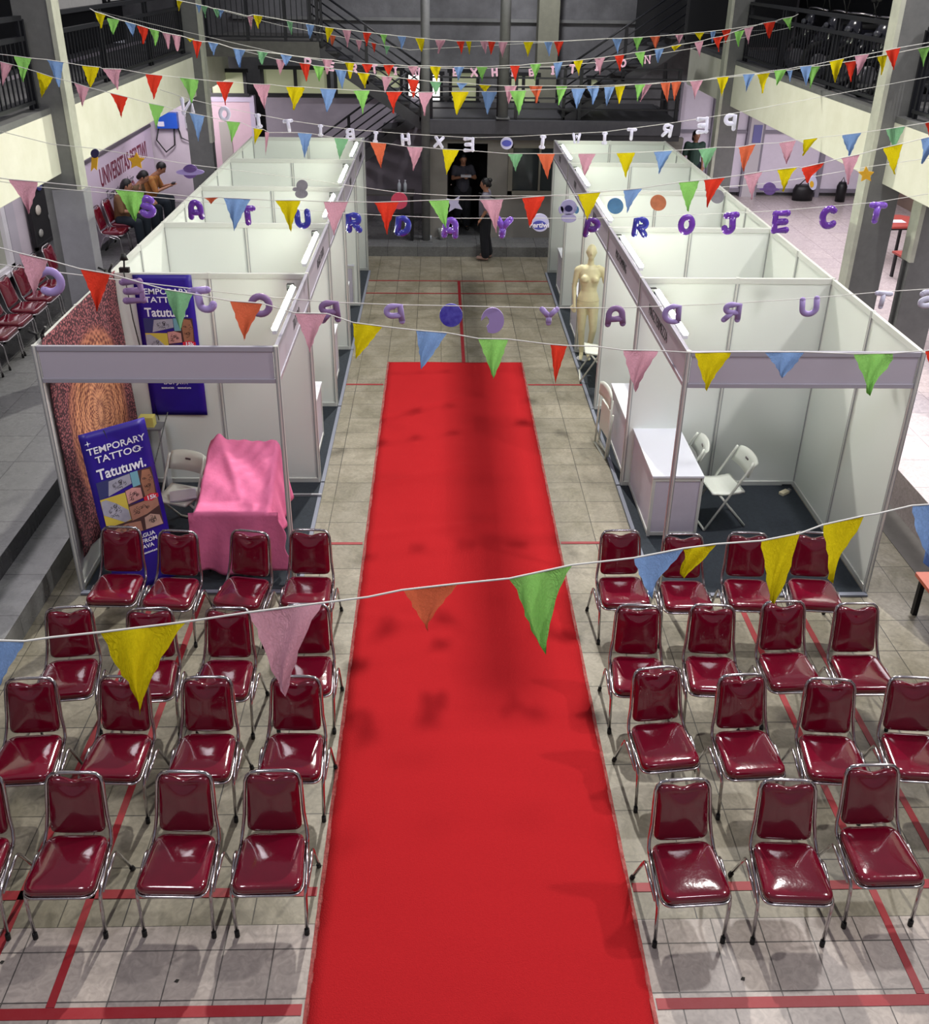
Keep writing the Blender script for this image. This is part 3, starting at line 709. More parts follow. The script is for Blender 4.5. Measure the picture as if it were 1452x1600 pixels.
def clamp(x, y, z, label):
    t = thing('spring_clamp', label, 'clamp', (x, y, z), 0, 'black clamps on the booth rail')
    obj('jaw', box(box(BM(), -.03, -.012, -.02, .02, -.06, .03), .012, .03, -.02, .02, -.06, .03), BLACK, t)
    obj('handle', tube(tube(BM(), [(-.02, 0, .02), (-.09, 0, .05)], .012, 6), [(.02, 0, .02), (.06, 0, .09)], .012, 6), BLACK, t)
clamp(-3.37, 7.42, 2.52, 'black spring clamp at the near top corner of the tapestry')
clamp(-3.37, 9.20, 2.52, 'black spring clamp at the far top corner of the tapestry')
t = thing('clip_spotlight', 'small black clip spotlight on the rail between the two tattoo row booths', 'lamp', (-3.22, 9.27, 2.5))
obj('clip', bx(-.05, .05, -.02, .02, 0, .05), BLACK, t); obj('arm', tube(BM(), [(0, 0, .05), (.01, 0, .14)], .01, 6), BLACK, t)
obj('shade', loft(BM(), [(0.01, 0, .13, .045, .03), (.01, 0, .2, .02, .02)], 10), BLACK, t)
t = obj('hanging_cable', tube(BM(), [(-3.22, 9.235, 2.52), (-3.2, 9.24, 2.0), (-3.14, 9.24, 1.4), (-3.08, 9.24, .82)], .005, 5), BLACK)
tag(t, 'thin black cable hanging beside the tapestry down the booth back wall', 'cable')
t = tag(obj('yellow_carton', bx(-.06, .1, -.05, .05, 0, .12), mat('yellow_card', (.85, .82, .45), .6), bevel=.004), 'small yellow carton on a stand behind the tattoo roller banner', 'box'); t.location = (-3.18, 9.1, .82)
t = thing('storage_stand', 'grey stand holding the yellow carton in the tattoo booth corner', 'stand', (-3.14, 9.1, .022))
obj('board', bx(-.12, .14, -.09, .09, .78, .8), GREYW, t)
for a in (-.1, .12): obj('leg', bx(a-.012, a+.012, -.08, .08, 0, .78), ALU, t)

# tattoo banner artwork, drawn on a 0.6 x 1.6 sheet (x -.3..0.3, y 0..1.6)
BLUE = mat('banner_blue', (.17, .09, .56), .35, var=.25, scale=4, col2=(.12, .07, .44)); PRW = mat('print_white', (.93, .93, .97), .4)
SK = [mat('print_skin_%s' % n, c, .4, var=.3, scale=9) for n, c in (('pale', (.80, .66, .60)), ('tan', (.66, .46, .36)), ('pink', (.82, .60, .58)), ('grey', (.66, .66, .72)), ('warm', (.72, .52, .44)))]
INK = mat('print_ink', (.12, .10, .13), .5); YEL = mat('print_yellow', (.80, .72, .30), .4); TEAL = mat('print_teal', (.45, .66, .72), .4); NAVY = mat('print_navy', (.20, .22, .42), .5)
PRED = mat('print_red', (.85, .16, .25), .4); BRN = mat('print_brown', (.30, .20, .20), .5)
def artwork(t, bottom=True):
    s = obj('sheet', grid_mesh(-.3, .3, 0, 1.6, 8, 24, lambda x, y: .003*math.sin(y*9+x*6)-.002), BLUE, t, solid=.002)
    def P(nm, pts, mi, z=.004):
        if nm == 'printed_photo': pts = [(a, .55+(b-.47)*.92) for a, b in pts]
        o = obj(nm, poly(BM(), [(a, b, z) for a, b in pts]), mi, s); return o
    txt = [('TEMPORARY', .088, 0, 1.42, 1.05, PRW), ('TATTOO', .088, 0, 1.33, 1.15, PRW), ('Tatutuwi.', .135, .0, 1.19, .86, PRW)]
    for w, sz, x, y, sx, mm in txt:
        o = text_mesh('print_lettering', w, sz, mm, s, ext=.0008, off=.001 if sz < .1 else .003, sx=sx); o.location = (x, y, .005)
    def photo(pts, bg, limb, lm, ink, z=.004):
        P('printed_photo', pts, bg, z); 
        if limb: P('printed_photo', limb, lm, z+.0012)
        rnd = random.Random(len(pts)*7+int(abs(pts[0][0])*100)); bmx = BM()
        (cx, cy, rx, ry) = ink; cy = .55+(cy-.47)*.92
        for _ in range(16):
            a = rnd.random()*6.28; q = rnd.random()**.5; x0, y0 = cx+rx*q*math.cos(a), cy+ry*q*math.sin(a); rr = .006+.008*rnd.random(); st = rnd.random()*6
            n = 9; arc = [(x0+rr*math.cos(st+k*.6), y0+rr*math.sin(st+k*.6)) for k in range(n)]
            for (ax, ay), (bx_, by) in zip(arc, arc[1:]):
                nx, ny = -(by-ay), bx_-ax; l = math.hypot(nx, ny); nx, ny = nx/l*.0016, ny/l*.0016
                poly(bmx, [(ax+nx, ay+ny, z+.0024), (ax-nx, ay-ny, z+.0024), (bx_-nx, by-ny, z+.0024), (bx_+nx, by+ny, z+.0024)])
        obj('printed_tattoo', bmx, INK, s)
    photo([(-.25, .92), (.06, .98), (.06, 1.10), (-.25, 1.10)], NAVY, [(-.17, .93), (.055, .99), (.055, 1.095), (-.14, 1.08)], SK[3], (-.05, 1.02, .07, .04))
    P('printed_photo', [(.06, .92), (.13, .90), (.13, 1.10), (.06, 1.10)], TEAL, .0046)
    photo([(.13, .78), (.26, .78), (.26, 1.10), (.13, 1.10)], BRN, [(.15, .79), (.245, .79), (.255, .98), (.24, 1.08), (.17, 1.09), (.14, .98)], SK[1], (.20, .96, .04, .09))
    photo([(-.02, .78), (.13, .80), (.13, .95), (-.02, .94)], BRN, [(-.015, .79), (.125, .81), (.125, .92), (.05, .945), (-.015, .93)], SK[2], (.05, .86, .05, .035), .0052)
    photo([(-.25, .62), (-.02, .62), (-.02, .92), (-.25, .92)], YEL, [(-.245, .90), (-.25, .76), (-.08, .62), (-.022, .63), (-.025, .73), (-.12, .84), (-.2, .905)], SK[3], (-.14, .77, .06, .07), .0048)
    photo([(-.02, .60), (.26, .64), (.26, .78), (-.02, .78)], BRN, [(-.015, .61), (.13, .63), (.255, .68), (.255, .775), (.1, .77), (-.015, .76)], SK[4], (.09, .70, .09, .03), .0056)
    photo([(-.25, .47), (.07, .47), (.07, .62), (-.25, .62)], BRN, [(-.24, .48), (.06, .475), (.06, .58), (-.08, .60), (-.24, .56)], SK[4], (-.08, .54, .06, .04))
    photo([(.07, .47), (.26, .47), (.26, .64), (.07, .62)], BRN, [(.09, .475), (.255, .475), (.24, .58), (.16, .62), (.1, .6)], SK[0], (.17, .56, .03, .03), .005)
    P('price_badge', [(.20+.078*math.cos(k*.5236)*(1 if k % 2 else .88), .845+.036*math.sin(k*.5236)*(1 if k % 2 else .85)) for k in range(12)], PRED, .0085)
    o = text_mesh('print_lettering', '15k', .055, PRW, s, ext=.0006, off=.002, sx=1.1); o.location = (.20, .843, .0098)
    for cx, cy in ((-.24, 1.50), (.20, 1.33), (.155, 1.345)):
        r = .03 if cx != .155 else .016
        P('printed_sparkle', [(cx+r*(1 if k % 2 == 0 else .2)*math.cos(k*PI/4), cy+r*(1 if k % 2 == 0 else .2)*math.sin(k*PI/4)) for k in range(8)], PRW, .006)
    for w, sz, x, y in (('WITH JAGUA', .055, .0, .50), ('PADHU FROM', .055, .0, .445), ('EAST JAVA', .055, .0, .39), ('tatutuwi.ink     tatutuwi.arts', .028, 0, .33)):
        o = text_mesh('print_lettering', w, sz, PRW, s, ext=.0006, off=.001); o.location = (x, y, .005)
    return s
t = thing('wall_poster', 'blue temporary tattoo poster hung flat on the booth back wall behind the fascia', 'poster')
frame(artwork(t), (-2.84, 9.234, .885), (1, 0, 0), (0, 0, 1)); 
t = thing('banner_stand', 'blue temporary tattoo banner standing tilted in front of the tapestry, behind two chairs', 'banner')
P0 = Vector((-2.74, 7.27, .05)); ex = Vector((.48, .37, 0)).normalized(); up = Vector((-.02, .38, 1.52)).normalized(); up = (up+ex*(.0)).normalized()
s = artwork(t); frame(s, P0, ex, up)
bk = -ex.cross(up)
hk = BM(); tube(hk, [P0+ex*-.3+up*1.6, P0+bk*.05+up*.7, P0+ex*.3+up*1.6], .006, 5); tube(hk, [P0+ex*-.3+up*.02, P0+bk*.05+up*.7, P0+ex*.3+up*.02], .006, 5); tube(hk, [P0+bk*.05+up*.7, P0+bk*.45+up*.02-Vector((0, 0, .05))], .008, 5)
obj('cross_frame', hk, BLACK, t)

# pink cloth over a table with something tall at its back
def zpink(u, v):
    # u 0..1 across, v 0..1 from front to back
    z = .76 + .33*max(0, (v-.18)/.82)**.9*(1-.12*abs(u-.5)) ; peak = .05*math.exp(-((u-.12)/.1)**2-((v-.95)/.12)**2)
    z += peak*1.5 + .05*math.exp(-((u-(.16+.55*(1-v)))**2)/.005)*min(1, v*2)*(1-v*.5) - .05*math.exp(-((u-(.52+.5*(1-v)))**2)/.02)*min(1, v*2)*(1-v*.7)
    z += .010*math.sin(16*(v+.5*u)+3*u*u)*min(1, v*3)+.006*math.sin(31*u-17*v+4*math.sin(5*v))*min(1, v*3)
    return z
pk = BM(); NU, NV = 44, 40; xa, xb, ya, yb = -2.27, -1.62, 7.47, 8.27
rows = []
for j in range(-22, NV+6):
    row = []
    for i in range(-14, NU+15):
        u = min(1, max(0, i/NU)); v = min(1, max(0, j/NV)); x = xa+(xb-xa)*u; y = ya+(yb-ya)*v; z = zpink(u, v)
        if j < 0:
            q = -j/22; z = .76*(1-q)+(.10+.03*math.sin(u*7+1))*q; y -= .02+.05*q+.022*math.sin(u*17+2*q)*q; x += (u-.5)*.06*q
            if j == -1: z = .75
        if j > NV: q = (j-NV)/5; z -= .25*q; y += .03
        if i < 0: q = -i/14; z -= (z-.42)*q*(.9 if j >= 0 else 0); x -= .015+.05*q; y += .012*math.sin(j*.8)*q
        if i > NU:
            q = (i-NU)/14; x += .02+.10*q+.02*math.sin(j*.55)*q; z -= (z-(.34 if j > 6 else .12))*q*(.85 if j >= 0 else .0)
            if j < 0: x += .07*q*(-j/22)
        row.append(pk.verts.new((x, y, z)))
    rows.append(row)
for A, B in zip(rows, rows[1:]):
    for i in range(len(A)-1): pk.faces.new((A[i], A[i+1], B[i+1], B[i])).smooth = True
pk = obj('pink_tablecloth', pk, mat('pink_cloth', (.90, .46, .64), .8, var=.2, scale=5, bump=.25, bscale=20), solid=.003)
tag(pk, 'pink cloth draped over a table and the goods on it in the tattoo booth', 'tablecloth')
t = thing('folding_table', 'table hidden under the pink cloth, only a black leg showing', 'table', (-1.94, 7.9, .022))
obj('table_top', bx(-.31, .31, -.40, .38, .69, .72), mat('table_grey', (.6, .6, .6), .5), t)
for a in (-.27, .29):
    for b_ in (-.34, .34): obj('leg', tube(BM(), [(a, b_, .69), (a*1.05, b_*1.05, 0)], .013, 6), BLACK, t)
t = tag(obj('goods_crate', bx(-.24, .24, .02, .10, 0, .16), mat('card', (.5, .42, .35), .8)), 'crate hidden under the back of the pink cloth', 'crate'); t.location = (-1.94, 8.12, .745)
t = tag(obj('paper_stack', box(bx(-.13, .13, -.1, .1, 0, .018), -.11, .12, -.11, .08, .018, .024), mat('paper', (.85, .84, .88), .7)), 'white paper stack on the folding chair behind the tattoo banner', 'papers'); t.location = (-2.60, 8.2, .475); t.rotation_euler = (0, 0, .3)
t = tag(obj('metal_bar', bx(-.25, .25, -.012, .012, 0, .024), ALU), 'loose aluminium bar lying on the booth carpet behind the pink cloth', 'bar'); t.location = (-1.55, 8.95, .022)
# power strip on the booth floor
t = thing('power_strip', 'small white power strip on the dark carpet at the booth corner post', 'power strip', (3.92, 8.98, .022), .6)
obj('case', bx(-.06, .06, -.03, .03, 0, .035), mat('ivory', (.88, .84, .72), .4), t, bevel=.004); obj('plug', bx(.06, .11, -.018, .018, .0, .03), mat('plug_grey', (.5, .5, .5), .5), t)
obj('cable', tube(BM(), [(.1, 0, .02), (.16, .03, .05), (.12, .12, .02)], .006, 6), BLACK, t)

# ================================================================== furniture and fittings around the hall
REDT = mat('red_laminate', (.62, .27, .24), .35, var=.15, scale=6); ORG = mat('orange_laminate', (.93, .50, .38), .35, var=.1)
def table(name, cat, label, loc, rz, w, d, h, m, chamfer=False):
    t = thing(name, label, cat, loc, rz)
    c = .12 if chamfer else .01
    pts = [(-w+c, -d), (w-c, -d), (w, -d+c), (w, d-c), (w-c, d), (-w+c, d), (-w, d-c), (-w, -d+c)]
    obj('table_top', poly(BM(), [(x, y, h-.035) for x, y in pts], (0, 0, .035)), m, t)
    obj('apron', bx(-w+.06, w-.06, -d+.04, d-.04, h-.075, h-.035), BLACK, t)
    for a in (-1, 1):
        for b_ in (-1, 1): obj('leg', bx(a*(w-.06)-.022, a*(w-.06)+.022, b_*(d-.05)-.022, b_*(d-.05)+.022, 0, h-.04), BLACK, t)
    return t
table('canteen_table', 'table', 'red topped black legged table with a white sheet, behind the grey columns', (8.45, 16.75, .45), .1, .42, .42, .74, REDT, True)
t = tag(obj('paper_sheet', bx(-.15, .15, -.1, .1, 0, .003), mat('paper', (.85, .84, .88), .7)), 'white sheet lying on the red topped table', 'paper'); t.location = (8.42, 16.7, 1.192)
table('canteen_bench', 'bench', 'red topped low bench next to the red table, half behind the column', (8.55, 15.6, .45), .1, .55, .2, .46, REDT)
table('canteen_table', 'table', 'red topped table cut by the photo edge, beyond the dark grey column', (7.45, 12.2, .45), .1, .4, .4, .74, REDT)
table('low_bench', 'bench', 'orange topped bench on black legs beside the booth corner, cut by the photo edge', (4.92, 6.55, 0), 0, .55, .36, .44, ORG)
# blue electric box with cables
t = thing('electric_box', 'blue electric box with looping black cables on the lilac wall', 'electric box', (-5.85, 20.95, 2.0))
obj('case', bx(-.22, .22, -.16, 0, .05, .38), mat('blue_case', (.12, .32, .72), .35), t, bevel=.01); obj('label_plate', bx(-.2, -.06, -.17, -.16, .1, .2), mat('label_white', (.85, .85, .9), .5), t)
obj('cable', tube(BM(), [(-.2, -.08, .1), (-.28, -.1, -.2), (-.1, -.12, -.45), (.1, -.1, -.3), (.12, -.08, .06)], .018, 6), BLACK, t)
obj('cable', tube(BM(), [(.2, -.08, .08), (.26, -.1, -.15), (.42, -.1, -.22), (.5, -.08, .1)], .018, 6), BLACK, t)
t = thing('meter_box', 'small grey meter box to the side of the blue electric box', 'meter', (-5.38, 20.95, 2.05)); obj('case', bx(-.1, .1, -.1, 0, .0, .3), mat('meter_grey', (.6, .6, .62), .4), t, bevel=.008); obj('screen', bx(-.07, .07, -.11, -.1, .12, .25), BLACK, t)
# university banner
t = thing('university_banner', 'pale banner with maroon university lettering on the side wall', 'banner', (-6.27, 15.9, .55))
obj('sheet', bx(0, .01, .0, 5.0, 0, 1.52), mat('banner_lilac', (.86, .80, .88), .45), t); obj('top_bar', bx(0, .03, -.02, 5.02, 1.52, 1.58), mat('bar_grey', (.33, .31, .34), .4), t)
o = text_mesh('lettering', 'UNIVERSITAS PERTIWI', .46, mat('maroon_ink', (.48, .10, .25), .5), t, ext=.001, off=.008, sx=.66); frame(o, (.014, 3.05, 1.12), (0, 1, 0), (0, 0, 1))
o = text_mesh('lettering', 'Tempat     Belajar', .28, mat('grey_ink', (.35, .33, .40), .5), t, ext=.001, sx=.85); frame(o, (.014, 2.6, .75), (0, 1, 0), (0, 0, 1))
# framed display on the side wall
t = thing('framed_display', 'black framed display case with small figures on the side wall above the chairs', 'display', (-6.26, 14.15, 1.28))
obj('back_board', bx(0, .02, 0, 1.65, 0, 1.35), DARK, t); fr = BM(); box(fr, .02, .06, 0, 1.65, 0, .05); box(fr, .02, .06, 0, 1.65, 1.3, 1.35); box(fr, .02, .06, 0, .05, 0, 1.35); box(fr, .02, .06, 1.6, 1.65, 0, 1.35); box(fr, .02, .05, .98, 1.02, 0, 1.35)
obj('case_frame', fr, BLACK, t)
for y, z, r, cc in ((.35, .55, .1, (.75, .72, .68)), (.3, .2, .08, (.6, .6, .58)), (.55, .9, .12, (.25, .28, .55)), (.75, .35, .07, (.5, .5, .5)), (1.25, .3, .13, (.62, .5, .45)), (1.2, .7, .1, (.3, .35, .6)), (.9, 1.1, .06, (.7, .7, .7)), (1.4, 1.0, .07, (.5, .5, .55))):
    obj('exhibit', ball(BM(), (.03, y, z), (.02, r, r*.8), 10), mat('exhibit_%d' % int(y*100), cc, .5, var=.5, scale=15), t)
# bottles on a small table in the dark void, bins by the door
t = thing('side_table', 'dark side table in the void under the stairs carrying two bottles', 'table', (-.95, 18.85, .2)); obj('table_top', bx(-.7, .45, -.2, .25, .93, .97), mat('table_dark', (.30, .29, .29), .5), t)
for a in (-.6, .4): obj('leg', bx(a-.03, a+.03, -.15, .2, 0, .93), BLACK, t)
BOT = mat('clear_bottle', (.80, .83, .86), .1, alpha=.7)
for k, x in enumerate((-.80, -.68)):
    t = thing('water_bottle', ['clear water bottle on the dark table under the stairs, farther from the grey post', 'clear water bottle on the dark table under the stairs, closer to the grey post'][k], 'bottle', (x, 18.85, 1.17), 0, 'bottles under the stairs')
    obj('body', loft(BM(), [(0, 0, 0, .035, .035), (0, 0, .16, .035, .035), (0, 0, .2, .014, .014), (0, 0, .22, .014, .014)], 10), BOT, t); obj('cap', loft(BM(), [(0, 0, .22, .017, .017), (0, 0, .24, .017, .017)], 8), mat('cap_white', (.8, .8, .85), .4), t)
t = thing('plastic_bag_bin', 'pale plastic bag bin standing at the foot of the service room wall', 'bin', (.08, 18.85, .2)); obj('bag', loft(BM(), [(0, 0, 0, .07, .07), (0, 0, .12, .09, .08), (0, 0, .22, .10, .1)], 12), mat('bag_white', (.62, .63, .62), .4, var=.4, scale=30), t)
t = thing('plastic_cup', 'small clear cup on the step beside the bag bin', 'cup', (-.18, 18.75, .2)); obj('cup_body', loft(BM(), [(0, 0, 0, .025, .025), (0, 0, .1, .035, .035)], 10), BOT, t)
# leaf litter
for x, y in ((-2.62, 3.63), (-1.55, 3.5), (.9+.9, 3.46)):
    l = tag(obj('dry_leaf', poly(BM(), [(0, 0, .004), (.012, .012, .008), (.03, .01, .006), (.022, -.008, .004)]), mat('leaf', (.12, .11, .09), .8)), ['dark dry leaf on the pale tiles near the photo corner', 'tiny dark speck of litter on the pale tiles in front of the chairs', 'small dark litter on the pale tiles before the mannequin side chairs'][0 if x < -2 else 1 if x < 0 else 2], 'leaf'); l.location = (x, y, 0)

# parked motorbikes behind the upper railing
def motorbike(label, loc, rz):
    t = thing('motorbike', label, 'motorbike', loc, rz, 'motorbikes parked on the upper gallery')
    for y in (0, 1.22):
        w = obj('wheel', tube(BM(), [(0, y+.27*math.cos(k*PI/10), .28+.27*math.sin(k*PI/10)) for k in range(20)], .045, 8, closed=True), RUBBER, t)
        obj('wheel_hub', tube(BM(), [(-.04, y, .28), (.04, y, .28)], .12, 10), ALU, w)
    BK = mat('bike_paint', (.10, .10, .14), .15, coat=1)
    obj('body', loft(BM(), [(0, .62, .30, .10, .42), (0, .62, .5, .14, .5), (0, .72, .68, .13, .42), (0, .75, .76, .10, .36)], 16), BK, t)
    obj('seat', loft(BM(), [(0, .95, .75, .12, .36), (0, .95, .83, .11, .34)], 14), RUBBER, t)
    obj('front_fairing', loft(BM(), [(0, .06, .45, .10, .08), (0, .12, .8, .17, .07), (0, .16, .98, .10, .05)], 12), BK, t)
    obj('handlebar', tube(BM(), [(-.34, .26, 1.0), (-.12, .17, 1.03), (.12, .17, 1.03), (.34, .26, 1.0)], .014, 6), CHROME, t)
    for s in (-1, 1): obj('mirror', ball(tube(BM(), [(s*.26, .2, 1.02), (s*.33, .18, 1.2)], .008, 5), (s*.34, .18, 1.24), (.06, .012, .04), 10), RUBBER, t)
    obj('headlamp', ball(BM(), (0, .03, .82), (.07, .03, .045), 10), mat('headlamp_glass', (.3, .3, .34), .15), t)
    obj('exhaust', tube(BM(), [(.14, .7, .28), (.16, 1.35, .38)], .045, 8), CHROME, t)
    return t
mb = motorbike('dark motorbike parked on the upper gallery, nearest the column by the stairs', (6.05, 16.6, 3.76), -1.45)
for y, lb in ((15.6, 'dark motorbike second along the upper gallery from the stairs column'), (14.7, 'dark motorbike in the middle of the upper gallery row'), (13.7, 'dark motorbike fourth along the upper gallery'), (12.6, 'dark motorbike next to the tall cream edged column upstairs'), (10.4, 'dark motorbike past the tall column at the photo edge')):
    dup(mb, (6.05, y, 3.76), -1.35-.2*math.sin(y*5), lb)

# ================================================================== people and mannequin
def cap(bm, a, b_, ra, rb):
    a, b_ = Vector(a), Vector(b_); n = 5
    tube(bm, [a.lerp(b_, k/n) for k in range(n+1)], [ra+(rb-ra)*k/n for k in range(n+1)], 12)
    ball(bm, a, ra, 12); ball(bm, b_, rb, 12)
def hand(bm, w, d, side, curl=.3):
    """a hand at wrist w pointing along d, with palm, four fingers and a thumb"""
    w = Vector(w); d = Vector(d).normalized(); sd = d.cross(Vector((0, -1, .3))).normalized() if abs(d.y) < .8 else d.cross(Vector((0, 0, 1))).normalized(); n = d.cross(sd)
    cap(bm, w, w+d*.05, .024, .026); ball(bm, w+d*.055, (.03, .03, .03), 10)
    for k, ln in enumerate((.062, .072, .068, .052)):
        b0 = w+d*.07+sd*(k-1.5)*.0185; b1 = b0+(d+n*curl*.4).normalized()*ln*.5; b2 = b1+(d+n*curl*1.4).normalized()*ln*.5
        cap(bm, b0, b1, .0095, .009); cap(bm, b1, b2, .009, .0075)
    b0 = w+d*.03-sd*.026*side; b1 = b0-sd*.028*side+d*.025; cap(bm, b0, b1, .011, .010); cap(bm, b1, b1+d*.026-sd*.004, .010, .008)
def head(bm, c, fwd, s=1.0, tilt=0):
    """head about centre c, looking along fwd (unit, horizontal) and tilted down"""
    c = Vector(c); f = Vector(fwd).normalized(); r = f.cross(Vector((0, 0, 1))).normalized(); u = r.cross(f)
    q = math.radians(tilt); f2 = f*math.cos(q)-u*math.sin(q); u2 = u*math.cos(q)+f*math.sin(q)
    M = Matrix((r, f2, u2)).transposed()
    def pt(x, y, z): return c+M @ Vector((x*s, y*s, z*s))
    ball(bm, c, Vector((.072, .092, .105))*s, 18, M); ball(bm, pt(0, .03, -.055), Vector((.052, .06, .055))*s, 14, M)
    ball(bm, pt(0, .098, -.012), Vector((.013, .018, .024))*s, 8, M); ball(bm, pt(0, .084, -.052), Vector((.026, .012, .009))*s, 8, M)
    for e in (-1, 1):
        ball(bm, pt(e*.074, -.005, -.005), Vector((.012, .02, .032))*s, 8, M)
        ball(bm, pt(e*.03, .078, .012), Vector((.018, .012, .01))*s, 8, M)
    return M, pt
SKIN = mat('skin', (.66, .47, .37), .55, var=.1, scale=20); HAIR = mat('black_hair', (.05, .045, .05), .45, bump=.4, bscale=60)
def person(label, loc, rz, J, shirt, pants, hairlen=.0, look=(0, -1, 0), tilt=10, shoes=None, sleeve=.5, hs=1.0, extra=None, sock=None):
    t = thing('person', label, 'person', loc, rz)
    b = BM(); V = Vector; pel, ch, nk, hd = [V(J[k]) for k in ('pelvis', 'chest', 'neck', 'head')]
    cap(b, pel, ch, .12, .125); cap(b, ch, nk, .11, .055); cap(b, nk, hd+V((0, 0, -.06)), .052, .05)
    for k, s in (('L', 1), ('R', -1)):
        sh, el, wr = [V(J[n+k]) for n in ('sh', 'el', 'wr')]; hp, kn, an = [V(J[n+k]) for n in ('hp', 'kn', 'an')]
        cap(b, ch, sh, .08, .055); cap(b, sh, el, .05, .038); cap(b, el, wr, .038, .024); hand(b, wr, wr-el, s)
        cap(b, pel, hp, .11, .088); cap(b, hp, kn, .08, .055); cap(b, kn, an, .054, .036)
        ft = V(J['ft'+k]) if 'ft'+k in J else an+V((0, -.15, -.04)); cap(b, an+V((0, 0, -.02)), ft, .036, .028)
    M, pt = head(b, hd, look, hs, tilt)
    body = obj('body', b, SKIN, t); fuse(body, .011, 4)
    e = BM()
    for s in (-1, 1): ball(e, pt(s*.03, .086, .012), (.010*hs, .006*hs, .006*hs), 8, M)
    obj('eye', e, mat('eye_dark', (.06, .04, .04), .2), t)
    h = BM(); ball(h, pt(0, -.018, .022), Vector((.084, .096, .104))*hs, 18, M)
    if hairlen: cap(h, pt(0, -.05, 0), pt(0, -.075, -hairlen), .07*hs, .05*hs)
    if extra == 'bun': ball(h, pt(.02, -.10, .055), (.05, .05, .045), 10)
    hh = obj('hair', h, HAIR, t); 
    bb = bmesh.new(); bb.from_mesh(hh.data)   # clear the hair from the face
    dele = [v for v in bb.verts if (M.transposed() @ (v.co-hd)).y > .055*hs and (M.transposed() @ (v.co-hd)).z < .06*hs]
    bmesh.ops.delete(bb, geom=dele, context='VERTS'); bb.to_mesh(hh.data); bb.free()
    s_ = BM(); cap(s_, pel+V((0, 0, .02)), ch, .145, .15); cap(s_, ch, nk+V((0, 0, -.05)), .135, .075)
    for k in 'LR':
        sh, el, wr = [V(J[n+k]) for n in ('sh', 'el', 'wr')]; cap(s_, ch+V((0, 0, .02)), sh, .11, .075); cap(s_, sh, sh.lerp(el, min(1, sleeve*2)), .072, .06)
        if sleeve > .5: cap(s_, el, el.lerp(wr, (sleeve-.5)*2), .058, .042)
    sh_ = obj('shirt', s_, shirt, t); fuse(sh_, .014, 4)
    p = BM(); cap(p, pel, pel+V((0, 0, .03)), .135, .135)
    for k in 'LR':
        hp, kn, an = [V(J[n+k]) for n in ('hp', 'kn', 'an')]; cap(p, pel, hp, .13, .115); cap(p, hp, kn, .108, .085); cap(p, kn, kn.lerp(an, .92), .085, .085)
    fuse(obj('trousers', p, pants, t), .014, 4)
    if shoes:
        for k in 'LR':
            an = V(J['an'+k]); ft = V(J['ft'+k]) if 'ft'+k in J else an+V((0, -.15, -.04)); q = BM(); cap(q, an+V((0, .02, -.045)), ft, .042, .038)
            fuse(obj('shoe', q, shoes, t), .01, 3)
    return t
STAND = dict(pelvis=(0, 0, .88), chest=(0, .0, 1.18), neck=(0, -.01, 1.36), head=(0, -.03, 1.50), shL=(.17, 0, 1.30), elL=(.21, .04, 1.05), wrL=(.19, -.08, .85),
             shR=(-.17, 0, 1.30), elR=(-.22, .03, 1.05), wrR=(-.21, -.06, .83), hpL=(.09, 0, .84), knL=(.09, -.02, .46), anL=(.09, .02, .09), hpR=(-.09, 0, .84), knR=(-.10, .0, .46), anR=(-.12, .06, .09))
t = person('standing person in grey shirt and wide black trousers at the door step', (.93, 18.12, 0), math.radians(-100), STAND,
       mat('grey_shirt', (.48, .47, .52), .8, var=.2), mat('black_trousers', (.09, .10, .13), .85), .03, (0, -1, 0), 12, mat('pink_shoes', (.62, .50, .46), .6), .45, extra='bun')
obj('bag_strap', tube(BM(), [(.16, -.13, 1.36), (.05, .17, 1.25), (-.12, .17, 1.0), (-.17, .0, .95)], .014, 6), BLACK, t)
DST = dict(STAND); DST.update(shL=(.17, 0, 1.3), elL=(.24, -.12, 1.12), wrL=(.08, -.26, 1.18), elR=(-.24, -.12, 1.12), wrR=(-.05, -.27, 1.18))
t = person('person in dark grey top holding a white box in the dark doorway', (.50, 19.62, .2), math.radians(10), DST, mat('dark_grey_top', (.24, .24, .28), .85), mat('dark_trousers', (.07, .08, .11), .9), 0, (0, -1, 0), 25, RUBBER, .3)
tt = tag(obj('white_cup_box', bx(-.11, .11, -.04, .04, -.02, .03), mat('box_white', (.72, .73, .76), .5), bevel=.005), 'small white box held by the person in the doorway', 'box'); tt.location = (.56, 19.32, 1.40)
def seated(lean=0, arms='lap', sp=.12):
    J = dict(pelvis=(0, .2, .50), chest=(0, .2-.10*lean, .84), neck=(0, .17-.2*lean, 1.02), head=(0, .12-.28*lean, 1.15),
             hpL=(.09, .17, .50), knL=(.13+sp*.3, -.20, .50), anL=(.13, -.18, .10), hpR=(-.09, .17, .50), knR=(-.13-sp*.3, -.20, .50), anR=(-.13, -.20, .10),
             shL=(.17, .18-.14*lean, .95), shR=(-.17, .18-.14*lean, .95))
    if arms == 'lap': J.update(elL=(.22, .06, .74), wrL=(.08, -.14, .68), elR=(-.22, .06, .74), wrR=(-.08, -.14, .68))
    if arms == 'phone': J.update(elL=(.22, -.03, .72), wrL=(.10, -.27, .80), elR=(-.22, -.03, .72), wrR=(-.06, -.27, .80))
    if arms == 'up': J.update(elL=(.26, .0, .80), wrL=(.2, -.12, 1.02), elR=(-.22, .06, .72), wrR=(-.08, -.14, .68))
    return J
DKT = mat('dark_teal_trousers', (.10, .14, .18), .85)
person('seated person with long black hair and brown top, closest to the empty chair', (-5.76, 17.4, .43), PI/2-.2, seated(.4, 'up'), mat('brown_top', (.46, .34, .22), .8, var=.3), DKT, .16, (.3, -1, 0), 20, RUBBER, .5)
